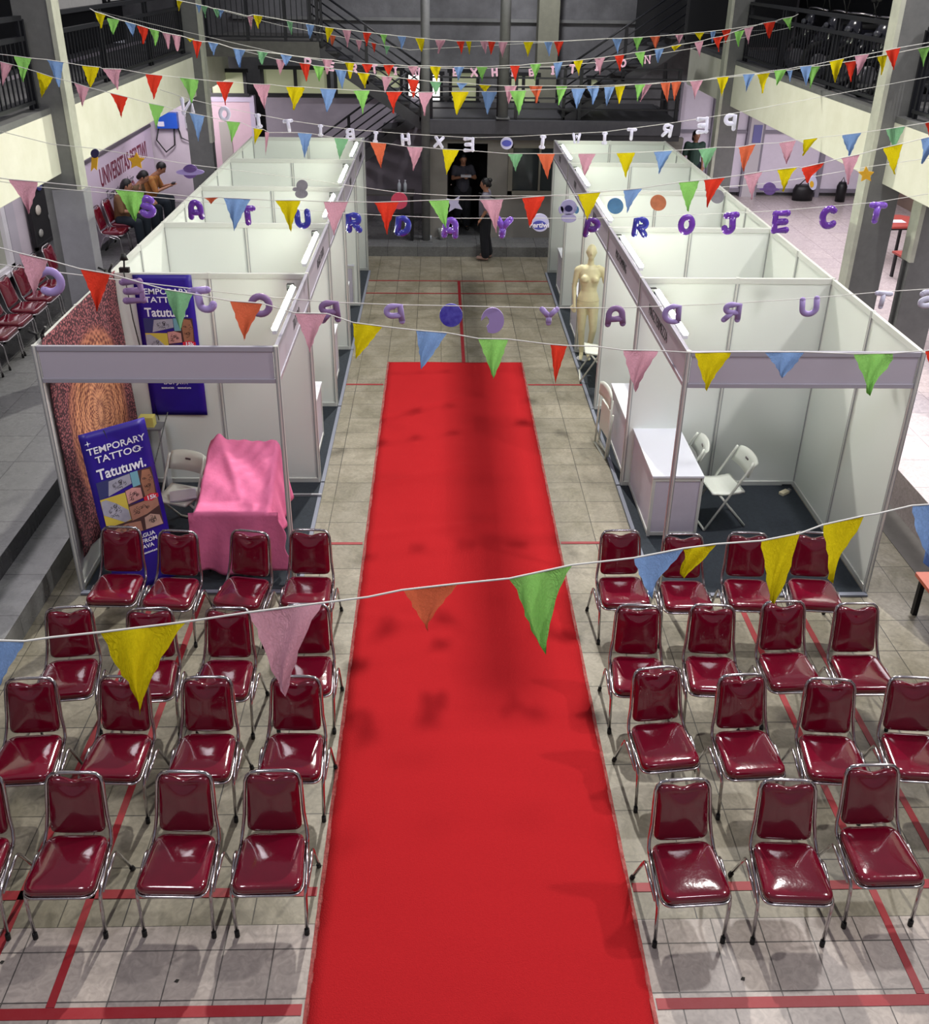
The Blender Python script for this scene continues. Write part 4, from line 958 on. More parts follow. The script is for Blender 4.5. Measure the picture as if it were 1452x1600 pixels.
person('short haired seated person in olive top, middle of three', (-5.72, 18.15, .43), PI/2, seated(.6, 'lap'), mat('olive_top', (.38, .30, .20), .8, var=.3), DKT, .06, (0, -1, 0), 35, RUBBER, .5)
person('seated person in ochre patterned shirt leaning over a phone', (-5.70, 19.0, .43), PI/2, seated(.9, 'phone'), mat('ochre_shirt', (.66, .48, .24), .8, var=.6, scale=18, col2=(.62, .28, .14)), DKT, 0, (0, -1, 0), 45, RUBBER, .5)
tt = tag(obj('mobile_phone', bx(-.035, .035, -.07, .07, 0, .01), BLACK), 'dark phone held by the person in the ochre shirt', 'phone'); tt.location = (-5.36, 19.0, 1.28)
LOOKER = mat('green_top', (.20, .30, .26), .8)
person('person in green top and dark hair behind the glass beside the stair rail', (5.75, 21.2, .45), 0, STAND, LOOKER, DKT, .1, (.3, -1, 0), 10, RUBBER, .4)
t = thing('shoulder_bag', 'black bag on the floor by the far arcade glazing', 'bag', (8.5, 21.5, .45)); obj('bag_body', loft(BM(), [(0, 0, 0, .24, .12), (0, 0, .25, .25, .13), (0, 0, .36, .2, .1)], 14), BLACK, t); obj('strap', tube(BM(), [(-.15, 0, .32), (0, 0, .48), (.15, 0, .32)], .015, 6), BLACK, t)
t = thing('shoulder_bag', 'narrow black bag beside the frame of the far arcade glazing', 'bag', (9.35, 21.4, .45)); obj('bag_body', loft(BM(), [(0, 0, 0, .11, .1), (0, 0, .35, .12, .1), (0, 0, .45, .08, .07)], 14), BLACK, t); obj('strap', tube(BM(), [(-.06, 0, .42), (0, 0, .56), (.06, 0, .42)], .012, 6), BLACK, t)

# mannequin: bare shop figure, one whole arm, the other ending at the elbow
MQ = mat('cream_mannequin', (.90, .87, .70), .35, var=.15, scale=10)
t = thing('mannequin', 'cream headed shop mannequin without clothes, one arm cut off above the elbow', 'mannequin', (2.19, 12.9, .03), math.radians(-6))
b = BM()
loft(b, [(0, .01, .84, .155, .10), (0, .015, .92, .165, .115), (0, .005, 1.0, .145, .10), (0, 0, 1.08, .115, .085), (0, -.005, 1.15, .12, .085), (0, -.01, 1.24, .145, .10), (0, -.005, 1.34, .155, .10), (0, .0, 1.42, .14, .08), (0, .01, 1.46, .07, .055)], 24)
for s in (-1, 1): ball(b, (s*.075, -.095, 1.28), (.062, .05, .058), 14)
cap(b, (0, .01, 1.44), (0, -.005, 1.54), .05, .045)
ball(b, (0, -.01, 1.66), (.072, .088, .11), 18); ball(b, (0, -.035, 1.60), (.05, .055, .06), 14); ball(b, (0, -.098, 1.65), (.012, .014, .024), 8)
for s in (-1, 1): ball(b, (s*.072, .0, 1.65), (.01, .018, .028), 8); cap(b, (s*.12, 0, 1.41), (s*.175, 0, 1.385), .055, .052)
cap(b, (-.185, 0, 1.38), (-.215, .02, 1.12), .046, .036); cap(b, (-.215, .02, 1.12), (-.20, -.04, .88), .036, .024); hand(b, (-.20, -.04, .88), (.02, -.15, -1), -1, .2)
cap(b, (.185, 0, 1.38), (.23, -.01, 1.22), .046, .042)
for s, kx, fy in ((-1, -.07, -.02), (1, .10, -.08)):
    cap(b, (s*.08, .01, .86), (kx, -.01+fy*.5, .48), .088, .054); cap(b, (kx, -.01+fy*.5, .48), (kx*.6, .03, .10), .054, .034); cap(b, (kx*.6, .03, .07), (kx*.6+s*.01, -.09, .025), .034, .024)
fuse(obj('body', b, MQ, t), .009, 4)
obj('waist_seam', loft(BM(), [(0, .013, .93, .163, .117), (0, .013, .934, .163, .117)], 24, caps=False), mat('seam_tan', (.66, .60, .45), .5), t)
obj('base_plate', loft(BM(), [(0, .02, -.008, .11, .11), (0, .02, .0, .11, .11)], 24), ALU, t)

# ================================================================== bunting
FC = dict(y=paper('yellow_paper', (.90, .83, .12)), p=paper('pink_paper', (.88, .66, .74)), r=paper('red_paper', (.92, .27, .20)), g=paper('green_paper', (.60, .86, .46)),
          b=paper('blue_paper', (.54, .68, .90)), o=paper('orange_paper', (.90, .45, .32)), m=paper('mint_paper', (.55, .78, .60)))
CN = dict(y='yellow', p='pink', r='red', g='green', b='blue', o='orange', m='mint')
def interp(tab, x):
    if x <= tab[0][0]: return tab[0][1]
    for (a, p), (b_, q) in zip(tab, tab[1:]):
        if x <= b_: return p+(q-p)*(x-a)/(b_-a)
    return tab[-1][1]
def pennant(t, c, A, B, T, curl=.0, seed=0):
    """a paper pennant between points A and B on the cord, tip at T"""
    r = random.Random(seed); A, B, T = Vector(A), Vector(B), Vector(T); n = 9; w = (B-A).length
    bm = BM(); rows = []; ph = r.random()*6; f1 = 5+3*r.random(); nrm = (B-A).cross(T-A).normalized(); am = w*(.07+.12*r.random()); cc = r.choice((0, 0, .12, .25, .4))
    for j in range(n+1):
        v = j/n; v2 = min(1, v*(1+cc*(1-v))); a = A.lerp(T, v2)+(T-T.lerp(A, 1)*0)*0; mid = A.lerp(B, .5); a = mid.lerp(T, v)+(A-mid)*(1-v2); b_ = mid.lerp(T, v)+(B-mid)*(1-v2); row = []
        cnt = n
        for i in range(cnt+1):
            u = i/cnt; p = a.lerp(b_, u)
            d = am*(math.sin(f1*u+ph+2.2*v)+.5*math.sin(11*u*(1-v)+7*v+ph*2))*v**.5*(1.25-v*.5) + curl*w*math.sin(PI*u*1.3+v*2.5)*v
            jg = w*(.018*math.sin(v*23+ph+i)+.012*math.sin(v*51+ph*3))*(1 if i in (0, cnt) else 0)
            row.append(bm.verts.new(p+nrm*d+(B-A).normalized()*jg))
        rows.append(row)
    for P_, Q in zip(rows, rows[1:]):
        for i in range(n): bm.faces.new((P_[i], P_[i+1], Q[i+1], Q[i])).smooth = True
    o = obj('pennant', bm, FC[c], t); o['label'] = CN[c]+' paper pennant'; return o
def bunting(label, ytab, flags, ends, r=.004, cat='bunting'):
    """flags: (colour, x0, y0, x1, y1, tipx, tipy) in photo frame pixels; ytab gives each pixel column's distance along the hall"""
    t = thing('paper_bunting', label, cat, (0, 0, 0), 0, 'paper bunting strings across the hall')
    pts = []
    for k, (c, x0, y0, x1, y1, tx, ty) in enumerate(flags):
        A = atY(x0, y0, interp(ytab, x0)); B = atY(x1, y1, interp(ytab, x1)); T = atY(tx, ty, interp(ytab, tx)*.5+(A.y+B.y)*.25)
        pennant(t, c, A, B, T, .25 if c.isupper() else 0, k*13+int(x0)); pts += [(x0, y0), (x1, y1)]
    pts = sorted(pts+ends); P_ = []; last = -99
    for x, y in pts:
        if x-last > 3: P_.append(atY(x, y, interp(ytab, x))); last = x
    obj('cord', tube(BM(), P_, r, 5), CORD, t); return t
A_ = [('b', -40, 1000, 38, 1002, -2, 1075), ('y', 157, 988, 288, 972, 218, 1107), ('p', 388, 957, 504, 942, 442, 1076), ('o', 628, 922, 716, 912, 668, 985), ('g', 796, 904, 893, 883, 846, 1012),
      ('b', 990, 872, 1068, 858, 1018, 934), ('y', 1068, 857, 1120, 850, 1066, 900), ('y', 1190, 845, 1252, 833, 1206, 940), ('y', 1286, 820, 1350, 806, 1300, 910), ('b', 1425, 790, 1500, 785, 1446, 882)]
bunting('nearest bunting with big pennants crossing low over the chairs and carpet', [(-40, 2.1), (750, 2.55), (1500, 3.1)], A_, [(-80, 998), (80, 996), (575, 933), (1370, 803), (1600, 770)], .0035)
B_ = [('p', 28, 395, 75, 406, 53, 463), ('r', 125, 420, 172, 428, 152, 486), ('m', 257, 452, 301, 459, 281, 516), ('o', 358, 470, 410, 474, 382, 532), ('p', 460, 489, 511, 490, 484, 552), ('y', 552, 504, 598, 510, 556, 560),
      ('b', 651, 516, 699, 520, 658, 576), ('g', 748, 529, 795, 530, 771, 591), ('r', 860, 538, 886, 540, 868, 598), ('p', 973, 547, 1029, 548, 992, 610), ('y', 1085, 551, 1143, 550, 1103, 609), ('b', 1196, 550, 1258, 550, 1222, 590), ('g', 1334, 553, 1396, 552, 1358, 617), ('r', 1446, 548, 1480, 545, 1455, 580)]
bunting('bunting passing in front of both booth fascias, above the end of the carpet', [(0, 4.6), (700, 5.0), (1452, 5.0)], B_, [(-60, 370), (700, 522), (930, 541), (1560, 540)], .0035)
E_ = [('p', 13, 280, 60, 284, 46, 333), ('g', 180, 296, 226, 300, 212, 346), ('o', 318, 309, 345, 308, 330, 318), ('b', 350, 309, 392, 311, 366, 361), ('y', 430, 313, 470, 313, 455, 362), ('p', 505, 315, 544, 315, 522, 368), ('r', 585, 316, 624, 315, 605, 366), ('g', 669, 313, 702, 312, 697, 356),
      ('p', 750, 312, 787, 311, 776, 364), ('r', 816, 309, 852, 306, 828, 354), ('y', 903, 303, 939, 300, 918, 343), ('b', 974, 297, 1004, 294, 980, 332), ('g', 1061, 285, 1093, 282, 1075, 330), ('r', 1100, 281, 1133, 277, 1105, 324), ('p', 1162, 273, 1192, 268, 1174, 312), ('y', 1215, 265, 1248, 261, 1223, 299), ('r', 1253, 262, 1288, 254, 1262, 286), ('p', 1315, 247, 1344, 241, 1325, 288), ('y', 1380, 231, 1412, 224, 1398, 272), ('b', 1440, 217, 1470, 210, 1441, 256)]
bunting('bunting just above the SATURDAY PROJECT letter string', [(0, 6.5), (700, 7.1), (1452, 7.2)], E_, [(-60, 270), (1600, 180)], .0035)
F_ = [('p', 0, 96, 20, 101, 4, 135), ('y', 57, 112, 83, 121, 65, 153), ('p', 116, 129, 140, 137, 129, 167), ('r', 172, 145, 200, 152, 190, 184), ('g', 232, 161, 257, 166, 244, 201), ('b', 296, 176, 320, 181, 310, 221), ('g', 354, 189, 376, 191, 362, 223), ('y', 396, 200, 411, 202, 398, 226), ('p', 414, 206, 421, 207, 415, 243),
      ('b', 465, 207, 488, 209, 476, 246), ('m', 522, 215, 545, 217, 531, 249), ('o', 578, 222, 604, 224, 596, 263), ('p', 636, 229, 661, 230, 646, 267), ('y', 691, 233, 718, 234, 698, 273), ('m', 793, 240, 817, 240, 806, 268), ('o', 839, 240, 867, 240, 856, 280), ('p', 904, 240, 932, 240, 913, 276), ('y', 963, 239, 993, 238, 978, 278), ('b', 1022, 237, 1051, 235, 1030, 272),
      ('m', 1092, 233, 1121, 230, 1102, 264), ('o', 1154, 230, 1181, 225, 1162, 268), ('p', 1218, 223, 1245, 219, 1229, 256), ('y', 1256, 218, 1279, 215, 1254, 243), ('b', 1316, 211, 1347, 207, 1326, 243), ('m', 1384, 202, 1415, 197, 1398, 240), ('r', 1446, 192, 1475, 186, 1455, 220)]
bunting('bunting running just under the white letter string in the middle distance', [(0, 8.0), (700, 9.0), (1452, 9.0)], F_, [(-40, 88), (1520, 180)], .003)
G_ = [('g', 21, 87, 50, 91, 36, 128), ('b', 73, 93, 99, 97, 92, 136), ('y', 128, 102, 156, 105, 141, 137), ('p', 160, 107, 190, 108, 183, 140), ('r', 227, 115, 254, 118, 240, 155), ('g', 281, 121, 310, 124, 300, 161), ('r', 338, 127, 366, 128, 352, 164), ('p', 395, 131, 423, 132, 414, 170), ('y', 447, 135, 476, 136, 459, 172), ('b', 500, 138, 526, 139, 511, 175), ('g', 552, 141, 578, 141, 567, 178), ('r', 603, 143, 629, 143, 614, 177),
      ('p', 653, 144, 678, 144, 664, 181), ('y', 705, 143, 733, 143, 714, 180), ('b', 752, 143, 777, 143, 762, 179), ('g', 797, 142, 823, 141, 811, 180), ('b', 893, 138, 915, 138, 901, 170), ('b', 944, 136, 961, 135, 948, 166), ('g', 992, 132, 1009, 131, 996, 159), ('o', 1032, 129, 1048, 128, 1043, 160), ('o', 1049, 128, 1065, 127, 1054, 158), ('p', 1078, 127, 1099, 125, 1086, 155), ('y', 1120, 121, 1140, 119, 1128, 151), ('b', 1161, 116, 1180, 115, 1166, 144), ('g', 1210, 110, 1230, 108, 1214, 134), ('b', 1250, 104, 1269, 102, 1260, 134), ('y', 1296, 96, 1319, 91, 1305, 129), ('p', 1336, 87, 1359, 84, 1340, 118), ('r', 1384, 79, 1408, 74, 1397, 109)]
bunting('evenly spaced bunting above the white letters, passing before the first column', [(0, 8.0), (700, 10.2), (1452, 9.4)], G_, [(-40, 80), (1060, 127), (1520, 55)], .003)
H_ = [('y', 148, 18, 165, 23, 157, 44), ('g', 167, 28, 187, 31, 177, 54), ('b', 195, 33, 213, 38, 208, 57), ('r', 214, 40, 232, 44, 224, 69), ('g', 233, 44, 249, 48, 243, 72), ('p', 253, 50, 267, 54, 263, 77), ('p', 267, 53, 283, 56, 277, 80), ('y', 290, 58, 304, 61, 297, 66), ('r', 301, 62, 316, 65, 308, 91), ('b', 325, 65, 342, 68, 333, 86), ('b', 363, 75, 384, 78, 374, 105), ('m', 400, 79, 420, 82, 409, 101), ('b', 438, 84, 457, 87, 447, 103), ('p', 502, 92, 520, 93, 511, 116), ('y', 538, 97, 554, 98, 547, 123), ('r', 565, 99, 583, 100, 574, 116), ('r', 599, 101, 617, 101, 607, 120), ('p', 637, 103, 654, 103, 645, 120), ('y', 672, 103, 690, 104, 683, 127), ('b', 709, 104, 726, 104, 716, 126), ('g', 744, 104, 762, 104, 753, 128), ('r', 797, 102, 813, 102, 805, 128), ('g', 828, 100, 846, 99, 836, 126), ('b', 865, 98, 880, 96, 870, 123),
      ('y', 896, 95, 912, 93, 905, 118), ('p', 929, 91, 946, 89, 937, 117), ('r', 960, 87, 976, 85, 969, 111), ('g', 992, 82, 1009, 80, 1004, 105), ('b', 1022, 77, 1038, 75, 1028, 98), ('y', 1049, 72, 1067, 69, 1054, 80), ('p', 1085, 66, 1100, 63, 1094, 89), ('r', 1114, 59, 1131, 56, 1123, 81), ('g', 1147, 50, 1164, 47, 1154, 73), ('p', 1163, 44, 1178, 41, 1169, 69), ('r', 1192, 36, 1212, 33, 1202, 60), ('g', 1223, 29, 1240, 26, 1234, 46)]
bunting('second highest bunting, tied to the gallery railing by the first column', [(140, 10.4), (700, 13.2), (1240, 14.0)], H_, [(140, 13), (1248, 22)], .0045)
J_ = [('p', 431, 92, 448, 94, 438, 117), ('r', 468, 98, 485, 100, 479, 128), ('g', 489, 102, 507, 104, 499, 127), ('b', 523, 108, 542, 110, 535, 139), ('y', 558, 113, 578, 115, 570, 138), ('p', 596, 119, 614, 120, 602, 145), ('r', 636, 123, 655, 125, 646, 153), ('m', 672, 127, 690, 128, 681, 149), ('b', 713, 129, 731, 130, 721, 142), ('y', 748, 132, 768, 133, 757, 145), ('p', 788, 134, 808, 134, 795, 163), ('o', 827, 134, 848, 134, 839, 161), ('g', 869, 134, 887, 134, 873, 164), ('b', 917, 134, 937, 134, 927, 163), ('y', 960, 133, 978, 132, 967, 162), ('p', 1004, 132, 1020, 131, 1001, 159), ('y', 1182, 116, 1204, 113, 1191, 146), ('b', 1230, 110, 1239, 109, 1235, 128), ('g', 1263, 104, 1282, 103, 1266, 138), ('r', 1320, 97, 1341, 94, 1330, 128), ('y', 1371, 88, 1388, 85, 1378, 117), ('g', 1434, 76, 1454, 72, 1443, 104)]
bunting('bunting hanging just below its neighbour, ending by the tall cream edged column', [(375, 11.8), (800, 12.8), (1452, 9.5)], J_, [(375, 78), (1100, 125), (1500, 62)], .004)
K_ = [('y', 276, 0, 286, 2, 279, 17), ('b', 305, 6, 315, 8, 311, 20), ('m', 314, 8, 325, 10, 321, 28), ('m', 333, 13, 345, 15, 340, 28), ('b', 341, 14, 351, 16, 344, 29), ('p', 387, 25, 396, 26, 392, 46), ('y', 396, 23, 410, 25, 404, 45), ('m', 448, 32, 458, 34, 455, 54), ('b', 478, 37, 492, 39, 484, 60), ('y', 508, 42, 522, 44, 512, 66), ('p', 535, 46, 549, 47, 543, 74), ('r', 567, 50, 581, 51, 572, 72), ('g', 594, 53, 606, 54, 601, 73), ('b', 621, 56, 635, 57, 628, 77), ('y', 649, 59, 664, 60, 659, 81), ('p', 680, 62, 696, 62, 685, 84), ('r', 713, 64, 727, 64, 721, 85), ('y', 728, 64, 737, 64, 734, 85), ('p', 750, 64, 763, 64, 759, 84), ('r', 763, 65, 775, 65, 767, 86), ('p', 779, 65, 794, 65, 785, 90), ('y', 818, 65, 834, 65, 825, 89), ('b', 850, 65, 864, 65, 858, 88), ('r', 865, 64, 881, 64, 873, 88),
      ('b', 956, 60, 973, 60, 965, 84), ('g', 989, 59, 1005, 58, 996, 80), ('o', 1016, 57, 1032, 56, 1025, 76), ('p', 1055, 54, 1069, 53, 1061, 69), ('y', 1085, 51, 1101, 50, 1094, 63), ('b', 1110, 49, 1119, 48, 1113, 69), ('r', 1128, 47, 1143, 45, 1134, 68)]
bunting('highest bunting at the far end in front of the stairs', [(276, 13.5), (700, 16.0), (1240, 14.2)], K_, [(270, -4), (1215, 34)], .0045)
K2 = [('o', 515, 54, 525, 56, 519, 72), ('p', 556, 62, 566, 63, 561, 81), ('r', 580, 66, 588, 68, 585, 82), ('m', 601, 71, 610, 72, 604, 86)]
bunting('short slack string of four faded pennants under the highest bunting', [(440, 15.5), (700, 16.5)], K2, [(272, -2), (440, 40), (640, 78), (1212, 46)], .003)

# ------------------------------------------------------------------ letter strings
def foil(n, c): return mat(n, c, .22, coat=.6, var=.2, scale=12, spec=.6)
PUR = foil('purple_foil', (.42, .20, .66)); DPUR = foil('deep_purple_foil', (.34, .16, .52)); BLU = foil('blue_foil', (.20, .22, .66)); VIO = foil('violet_foil', (.50, .32, .78))
BACK = mat('lilac_foil_back', (.66, .58, .80), .4); BACKD = mat('mauve_foil_back', (.56, .44, .62), .4); WLET = mat('white_card', (.86, .86, .94), .5); PKL = mat('pink_card', (.92, .74, .84), .5)
def arc(cx, cy, rx, ry, a0, a1, n=10): return [(cx+rx*math.cos(math.radians(a0+(a1-a0)*k/n)), cy+ry*math.sin(math.radians(a0+(a1-a0)*k/n))) for k in range(n+1)]
GLYPH = {'S': [arc(.5, .76, .42, .24, 30, 270, 12)+arc(.5, .25, .42, .25, 90, -150, 12)[1:]], 'A': [[(.05, 0), (.1, .55)]+arc(.5, .58, .4, .42, 170, 10)+[(.9, .55), (.95, 0)], [(.1, .32), (.9, .32)]],
 'T': [[(0, 1), (1, 1)], [(.5, 1), (.5, 0)]], 'U': [[(.05, 1), (.05, .4)]+arc(.5, .38, .45, .38, 190, 350)+[(.95, .4), (.95, 1)]], 'R': [[(.08, 0), (.08, 1), (.5, 1)]+arc(.55, .74, .36, .26, 80, -90)+[(.1, .48)], [(.5, .46), (.95, 0)]],
 'D': [[(.08, 0), (.08, 1), (.4, 1)]+arc(.42, .5, .52, .5, 80, -80)+[(.4, 0), (.08, 0)]], 'Y': [[(0, 1), (.5, .48)], [(1, 1), (.5, .48)], [(.5, .48), (.5, 0)]], 'P': [[(.08, 0), (.08, 1), (.5, 1)]+arc(.55, .70, .38, .30, 80, -90)+[(.1, .40)]],
 'O': [arc(.5, .5, .48, .5, 0, 360, 20)], 'J': [[(.15, 1), (.95, 1)], [(.65, 1), (.65, .3)]+arc(.33, .28, .32, .28, 0, -170)], 'E': [[(.95, 1), (.08, 1), (.08, 0), (.95, 0)], [(.1, .5), (.85, .5)]], 'C': [arc(.55, .5, .5, .5, 50, 310, 16)],
 'N': [[(.05, 0), (.05, 1), (.95, 0), (.95, 1)]], 'I': [[(.1, 1), (.9, 1)], [(.1, 0), (.9, 0)], [(.5, 0), (.5, 1)]], 'B': [[(.08, 0), (.08, 1), (.5, 1)]+arc(.5, .76, .36, .24, 80, -90)+[(.1, .52)], [(.5, .52)]+arc(.52, .26, .42, .26, 80, -90)+[(.08, 0)]],
 'H': [[(.08, 0), (.08, 1)], [(.92, 0), (.92, 1)], [(.08, .5), (.92, .5)]], 'X': [[(0, 0), (1, 1)], [(0, 1), (1, 0)]], 'W': [[(0, 1), (.22, 0), (.5, .75), (.78, 0), (1, 1)]]}
def letters(label, tname, items, ytab, h, mirror=False, off=.02, ext=.012, bev=.012, cord=None, cr=.003, sw=.13, depth=.6, wid=.85):
    """items: (char, cx, cy, height_px, material); every letter is a puffy stroke sweep"""
    t = thing(tname, label, 'letter garland', (0, 0, 0), 0)
    for (ch, cx, cy, hp, mm) in items:
        y = interp(ytab, cx); C = atY(cx, cy, y); H = (atY(cx, cy-hp/2, y)-atY(cx, cy+hp/2, y)).length; W = H*wid*(.62 if ch == 'I' else 1); r = sw*H; bm = BM()
        for st_ in GLYPH[ch]:
            P_ = [Vector(((-1 if mirror else 1)*(x-.5)*(W-2*r), (yy_-.5)*(H-2*r), 0)) for x, yy_ in st_]
            closed = ch in 'O'
            if closed: P_ = P_[:-1]
            tube(bm, P_, r, 8, closed=closed)
            for q in ([] if closed else P_ if len(P_) < 6 else (P_[0], P_[-1])): ball(bm, q, r*.99, 8)
        for v in bm.verts: v.co.z *= depth
        o = obj('letter', bm, mm, t); frame(o, C, (1, 0, 0), (0, 0, 1)); o.rotation_euler.y += random.Random(int(cx)).uniform(-.12, .12)
        o['label'] = 'letter ' + ch
    if cord: obj('cord', tube(BM(), [atY(x, y, interp(ytab, x)+.02) for x, y in cord], cr, 5), CORD, t)
    return t
letters('purple and blue balloon letters reading SATURDAY PROJECT above the booths', 'letter_garland',
    [('S', 230, 323, 36, VIO), ('A', 306, 328, 32, PUR), ('T', 387, 337, 32, PUR), ('U', 473, 342, 32, BLU), ('R', 553, 348, 33, BLU), ('D', 630, 353, 33, BLU), ('A', 704, 356, 34, VIO), ('Y', 786, 355, 36, VIO), ('P', 925, 356, 33, DPUR), ('R', 1001, 355, 33, BLU), ('O', 1073, 351, 33, PUR), ('J', 1142, 349, 35, PUR), ('E', 1220, 347, 37, PUR), ('C', 1295, 340, 37, PUR), ('T', 1370, 333, 34, VIO)],
    [(0, 7.5), (700, 8.6), (1452, 8.4)], .2, cord=[(-60, 275), (60, 292), (230, 307), (387, 322), (553, 334), (704, 341), (925, 341), (1073, 336), (1220, 329), (1370, 316), (1560, 285)], sw=.15)
letters('lilac backs of balloon letters hanging low before the booths, read in reverse', 'letter_garland',
    [('C', 79, 440, 46, BACK), ('E', 208, 455, 40, BACKD), ('J', 316, 469, 42, BACK), ('O', 407, 477, 38, BACKD), ('R', 515, 487, 36, BACKD), ('P', 616, 491, 34, BACK), ('Y', 858, 494, 30, BACK), ('A', 962, 494, 34, BACKD), ('D', 1050, 491, 32, BACK), ('R', 1144, 488, 32, BACK), ('U', 1265, 479, 32, BACK), ('T', 1379, 469, 28, WLET), ('S', 1449, 467, 30, WLET)],
    [(0, 4.9), (700, 5.8), (1452, 6.2)], .2, mirror=True, cord=[(-60, 405), (79, 424), (208, 440), (316, 453), (407, 463), (515, 472), (616, 476), (858, 481), (962, 481), (1050, 478), (1144, 474), (1265, 466), (1379, 456), (1560, 445)], sw=.14, wid=1.0)
letters('white card letters seen from behind, strung across the middle of the hall', 'letter_garland',
    [('N', 293, 166, 28, WLET), ('O', 351, 178, 24, WLET), ('I', 404, 189, 23, WLET), ('T', 451, 197, 21, WLET), ('I', 501, 204, 19, WLET), ('B', 547, 210, 20, WLET), ('I', 587, 214, 18, WLET), ('H', 634, 218, 20, WLET), ('X', 686, 222, 20, WLET), ('E', 733, 226, 24, WLET), ('I', 848, 222, 22, WLET), ('W', 901, 216, 17, WLET), ('I', 945, 216, 20, WLET), ('T', 987, 210, 20, WLET), ('R', 1043, 204, 22, WLET), ('E', 1098, 196, 27, WLET), ('P', 1141, 191, 28, WLET)],
    [(0, 9.5), (700, 10.6), (1200, 10.4)], .18, mirror=True, cord=[(250, 140), (293, 154), (351, 168), (404, 179), (451, 188), (547, 202), (634, 209), (733, 215), (790, 214), (848, 211), (945, 206), (1043, 193), (1141, 178), (1210, 165), (1452, 120)], sw=.13, depth=.3)
letters('small pink card letters reading PERTIWI EXHIBITION, highest letter string', 'letter_garland',
    [('P', 481, 98, 16, PKL), ('E', 517, 104, 15, PKL), ('R', 553, 107, 15, PKL), ('T', 585, 108, 15, PKL), ('I', 618, 111, 13, PKL), ('W', 652, 112, 13, PKL), ('I', 684, 113, 13, PKL), ('E', 712, 113, 13, PKL), ('X', 741, 113, 15, PKL), ('H', 773, 113, 14, PKL), ('I', 801, 113, 13, PKL), ('B', 831, 113, 13, PKL), ('I', 864, 110, 14, PKL), ('T', 895, 108, 15, PKL), ('I', 933, 104, 14, PKL), ('O', 974, 99, 13, PKL), ('N', 1012, 93, 14, PKL)],
    [(0, 13.5), (1200, 14.3)], .15, cord=[(145, 16), (430, 82), (517, 97), (618, 105), (741, 107), (864, 104), (974, 93), (1080, 76), (1240, 42)], sw=.12, depth=.3, cr=.004)

# ------------------------------------------------------------------ space cut-outs
st = thing('space_garland', 'string of space themed card cut-outs: planets, stars, astronauts and round badges', 'garland')
ytab = [(0, 7.8), (700, 9.2), (1452, 8.8)]
def disc(bm, cx, cy, rx, ry, y, mi=0, dz=0):
    return poly(bm, [atY(cx+rx*math.cos(k*PI/14), cy-ry*math.sin(k*PI/14), y-dz) for k in range(28)], (0, .012, 0), mi)
def cut(nm, shapes, mats, lab):
    bm = BM()
    for f in shapes: f(bm)
    o = obj(nm, bm, mats, st); o['label'] = lab; return o
def star(bm, cx, cy, r, y, mi=0, dz=0, n=5, q=.5, rot=0):
    return poly(bm, [atY(cx+(r if k % 2 == 0 else r*q)*math.sin(k*PI/n+rot), cy-(r if k % 2 == 0 else r*q)*math.cos(k*PI/n+rot), y-dz) for k in range(2*n)], (0, .012, 0), mi)
GOLD = mat('gold_card', (.86, .66, .14), .5, var=.2, scale=20); MARS = mat('orange_planet', (.72, .42, .28), .5, var=.5, scale=14); NEPT = mat('blue_planet', (.28, .48, .66), .5, var=.4, scale=12)
GREYP = mat('grey_moon', (.55, .54, .58), .6, var=.4, scale=14); PURP = mat('purple_planet', (.45, .34, .60), .5, var=.5, scale=12); SUIT = mat('astronaut_card', (.62, .60, .76), .5, var=.2, scale=20); VIS = mat('visor_dark', (.14, .12, .30), .3)
REDB = mat('red_disc', (.75, .25, .35), .5, var=.3); DGL = mat('deep_blue_globe', (.24, .18, .66), .35, var=.7, scale=14, col2=(.45, .45, .85)); WB = mat('badge_white', (.78, .78, .90), .5); WBB = mat('badge_blue', (.30, .32, .68), .5)
Y = lambda x: interp(ytab, x)
cut('star_cutout', [lambda b: star(b, 213, 252, 14, Y(213))], [GOLD], 'gold star in front of the university banner')
cut('star_cutout', [lambda b: star(b, 1354, 273, 13, Y(1354))], [GOLD], 'gold star in front of the tall cream edged column')
cut('saturn_cutout', [lambda b: disc(b, 297, 268, 12, 11, Y(297)), lambda b: disc(b, 297, 269, 22, 5, Y(297), 1, .006), lambda b: disc(b, 297, 265, 10, 4.5, Y(297), 0, .012)], [PURP, mat('ring_lilac', (.66, .60, .82), .4)], 'purple ringed planet')
cut('comet_cutout', [lambda b: disc(b, 148, 240, 6.5, 7, Y(148)), lambda b: poly(b, [atY(143, 246, Y(148)), atY(142, 268, Y(148)), atY(147, 262, Y(148)), atY(151, 266, Y(148)), atY(153, 246, Y(148))], (0, .012, 0), 1)], [VIS, GOLD], 'dark globe with yellow tail')
cut('astronaut_cutout', [lambda b: disc(b, 472, 290, 9, 9, Y(472)), lambda b: disc(b, 471, 303, 10, 7, Y(472)), lambda b: disc(b, 462, 296, 5, 3, Y(472))], [GREYP], 'grey back of an astronaut card')
cut('planet_cutout', [lambda b: disc(b, 624, 314, 13, 13, Y(624))], [REDB], 'red disc')
cut('star_cutout', [lambda b: star(b, 710, 319, 15, Y(710), 0, 0, 4, .42, .6)], [mat('grey_white_card', (.66, .66, .76), .5)], 'pale four armed star')
cut('badge_cutout', [lambda b: disc(b, 844, 348, 14, 14, Y(844)), lambda b: disc(b, 843, 352, 11, 7, Y(844), 1, .006)], [WB, WBB], 'round white and blue event badge')
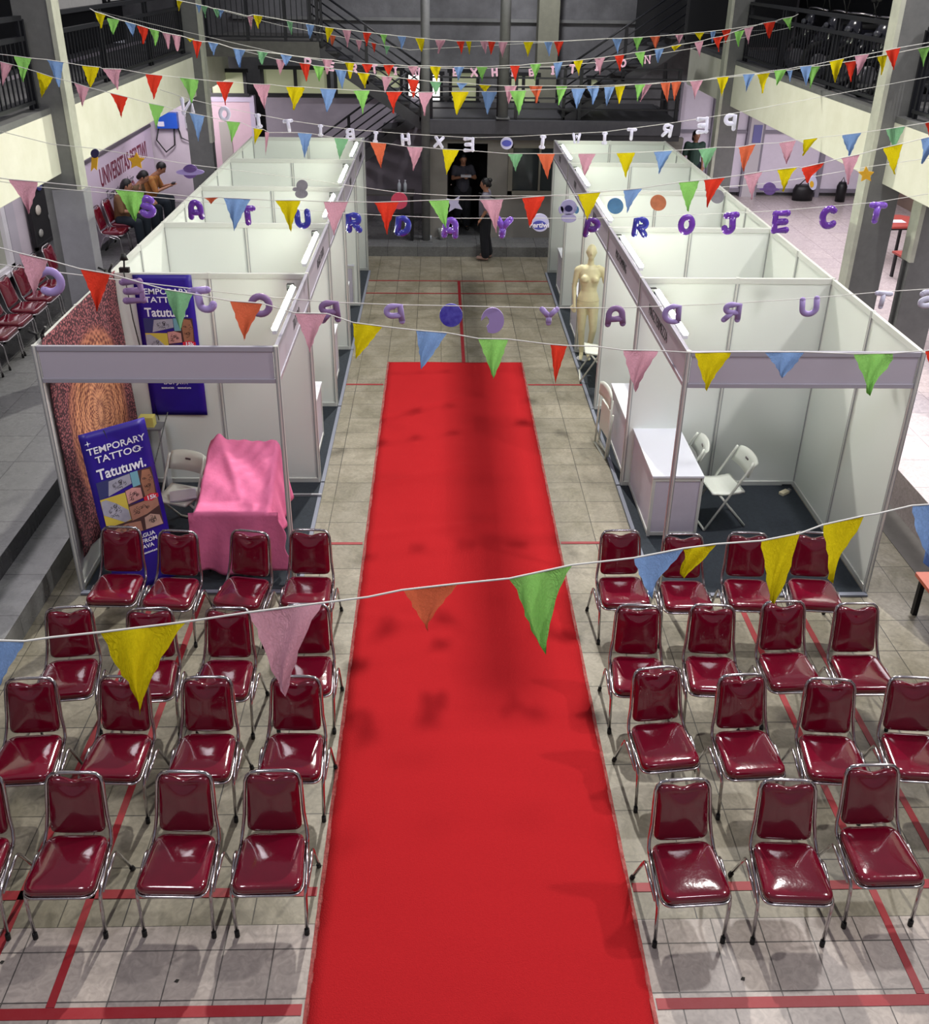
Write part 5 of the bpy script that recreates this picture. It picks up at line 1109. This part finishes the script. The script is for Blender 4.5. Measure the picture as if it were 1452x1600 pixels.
cut('astronaut_cutout', [lambda b: disc(b, 889, 324, 13, 12, Y(889)), lambda b: disc(b, 889, 341, 12, 7, Y(889)), lambda b: disc(b, 889, 326, 6, 5, Y(889), 1, .008), lambda b: disc(b, 877, 328, 4, 6, Y(889)), lambda b: disc(b, 901, 328, 4, 6, Y(889), 2)], [SUIT, VIS, NEPT], 'small astronaut with dark visor')
cut('planet_cutout', [lambda b: disc(b, 962, 322, 12.5, 12.5, Y(962))], [NEPT], 'blue planet'); cut('planet_cutout', [lambda b: disc(b, 1029, 317, 12.5, 12.5, Y(1029))], [MARS], 'orange banded planet')
cut('planet_cutout', [lambda b: disc(b, 1121, 307, 11, 11, Y(1121))], [GREYP], 'grey moon')
cut('planet_cutout', [lambda b: disc(b, 1203, 295, 10, 10, Y(1203)), lambda b: disc(b, 1203, 296, 16, 2.5, Y(1203), 0, .006)], [PURP], 'purple planet with a thin ring')
cut('rocket_cutout', [lambda b: disc(b, 1271, 286, 6, 11, Y(1271)), lambda b: disc(b, 1269, 288, 3, 5, Y(1271), 1, .006)], [WB, GOLD], 'white rocket with yellow window')
obj('cord', tube(BM(), [atY(x, y, interp(ytab, x)+.02) for x, y in ((-40, 195), (80, 225), (148, 232), (297, 257), (472, 279), (624, 301), (710, 306), (844, 306), (962, 305), (1029, 300), (1121, 293), (1203, 286), (1271, 276), (1354, 261), (1500, 240))], .003, 5), CORD, st)
o = text_mesh('badge_lettering', 'Pertiwi', .07, PRW, st, ext=.001, off=.002); frame(o, atY(843, 352, Y(844)-.012), (1, 0, 0), (0, 0, 1))
# discs that hang on the nearer letter strings
st = thing('planet_garland', 'dark blue globe and pale crescent hanging between the lilac letters over the carpet end', 'garland')
y0 = 5.85
cut('planet_cutout', [lambda b: disc(b, 705, 493, 18, 18, y0)], [DGL], 'deep blue globe'); cut('crescent_cutout', [lambda b: poly(b, [atY(770+18*math.cos(k*PI/14-2.0), 501-20*math.sin(k*PI/14-2.0), y0) for k in range(24)]+[atY(758+7*math.cos(a), 502-9*math.sin(a), y0) for a in (1.2, .4, -.4, -1.2)], (0, .012, 0))], [BACK], 'lilac crescent')
st = thing('round_badge', 'round blue and white event badge among the white card letters above the service room', 'badge')
cut('badge_disc', [lambda b: disc(b, 792, 224, 9.5, 9.5, 10.6), lambda b: disc(b, 792, 224, 7.5, 5, 10.6, 1, .006)], [WB, WBB], 'badge')
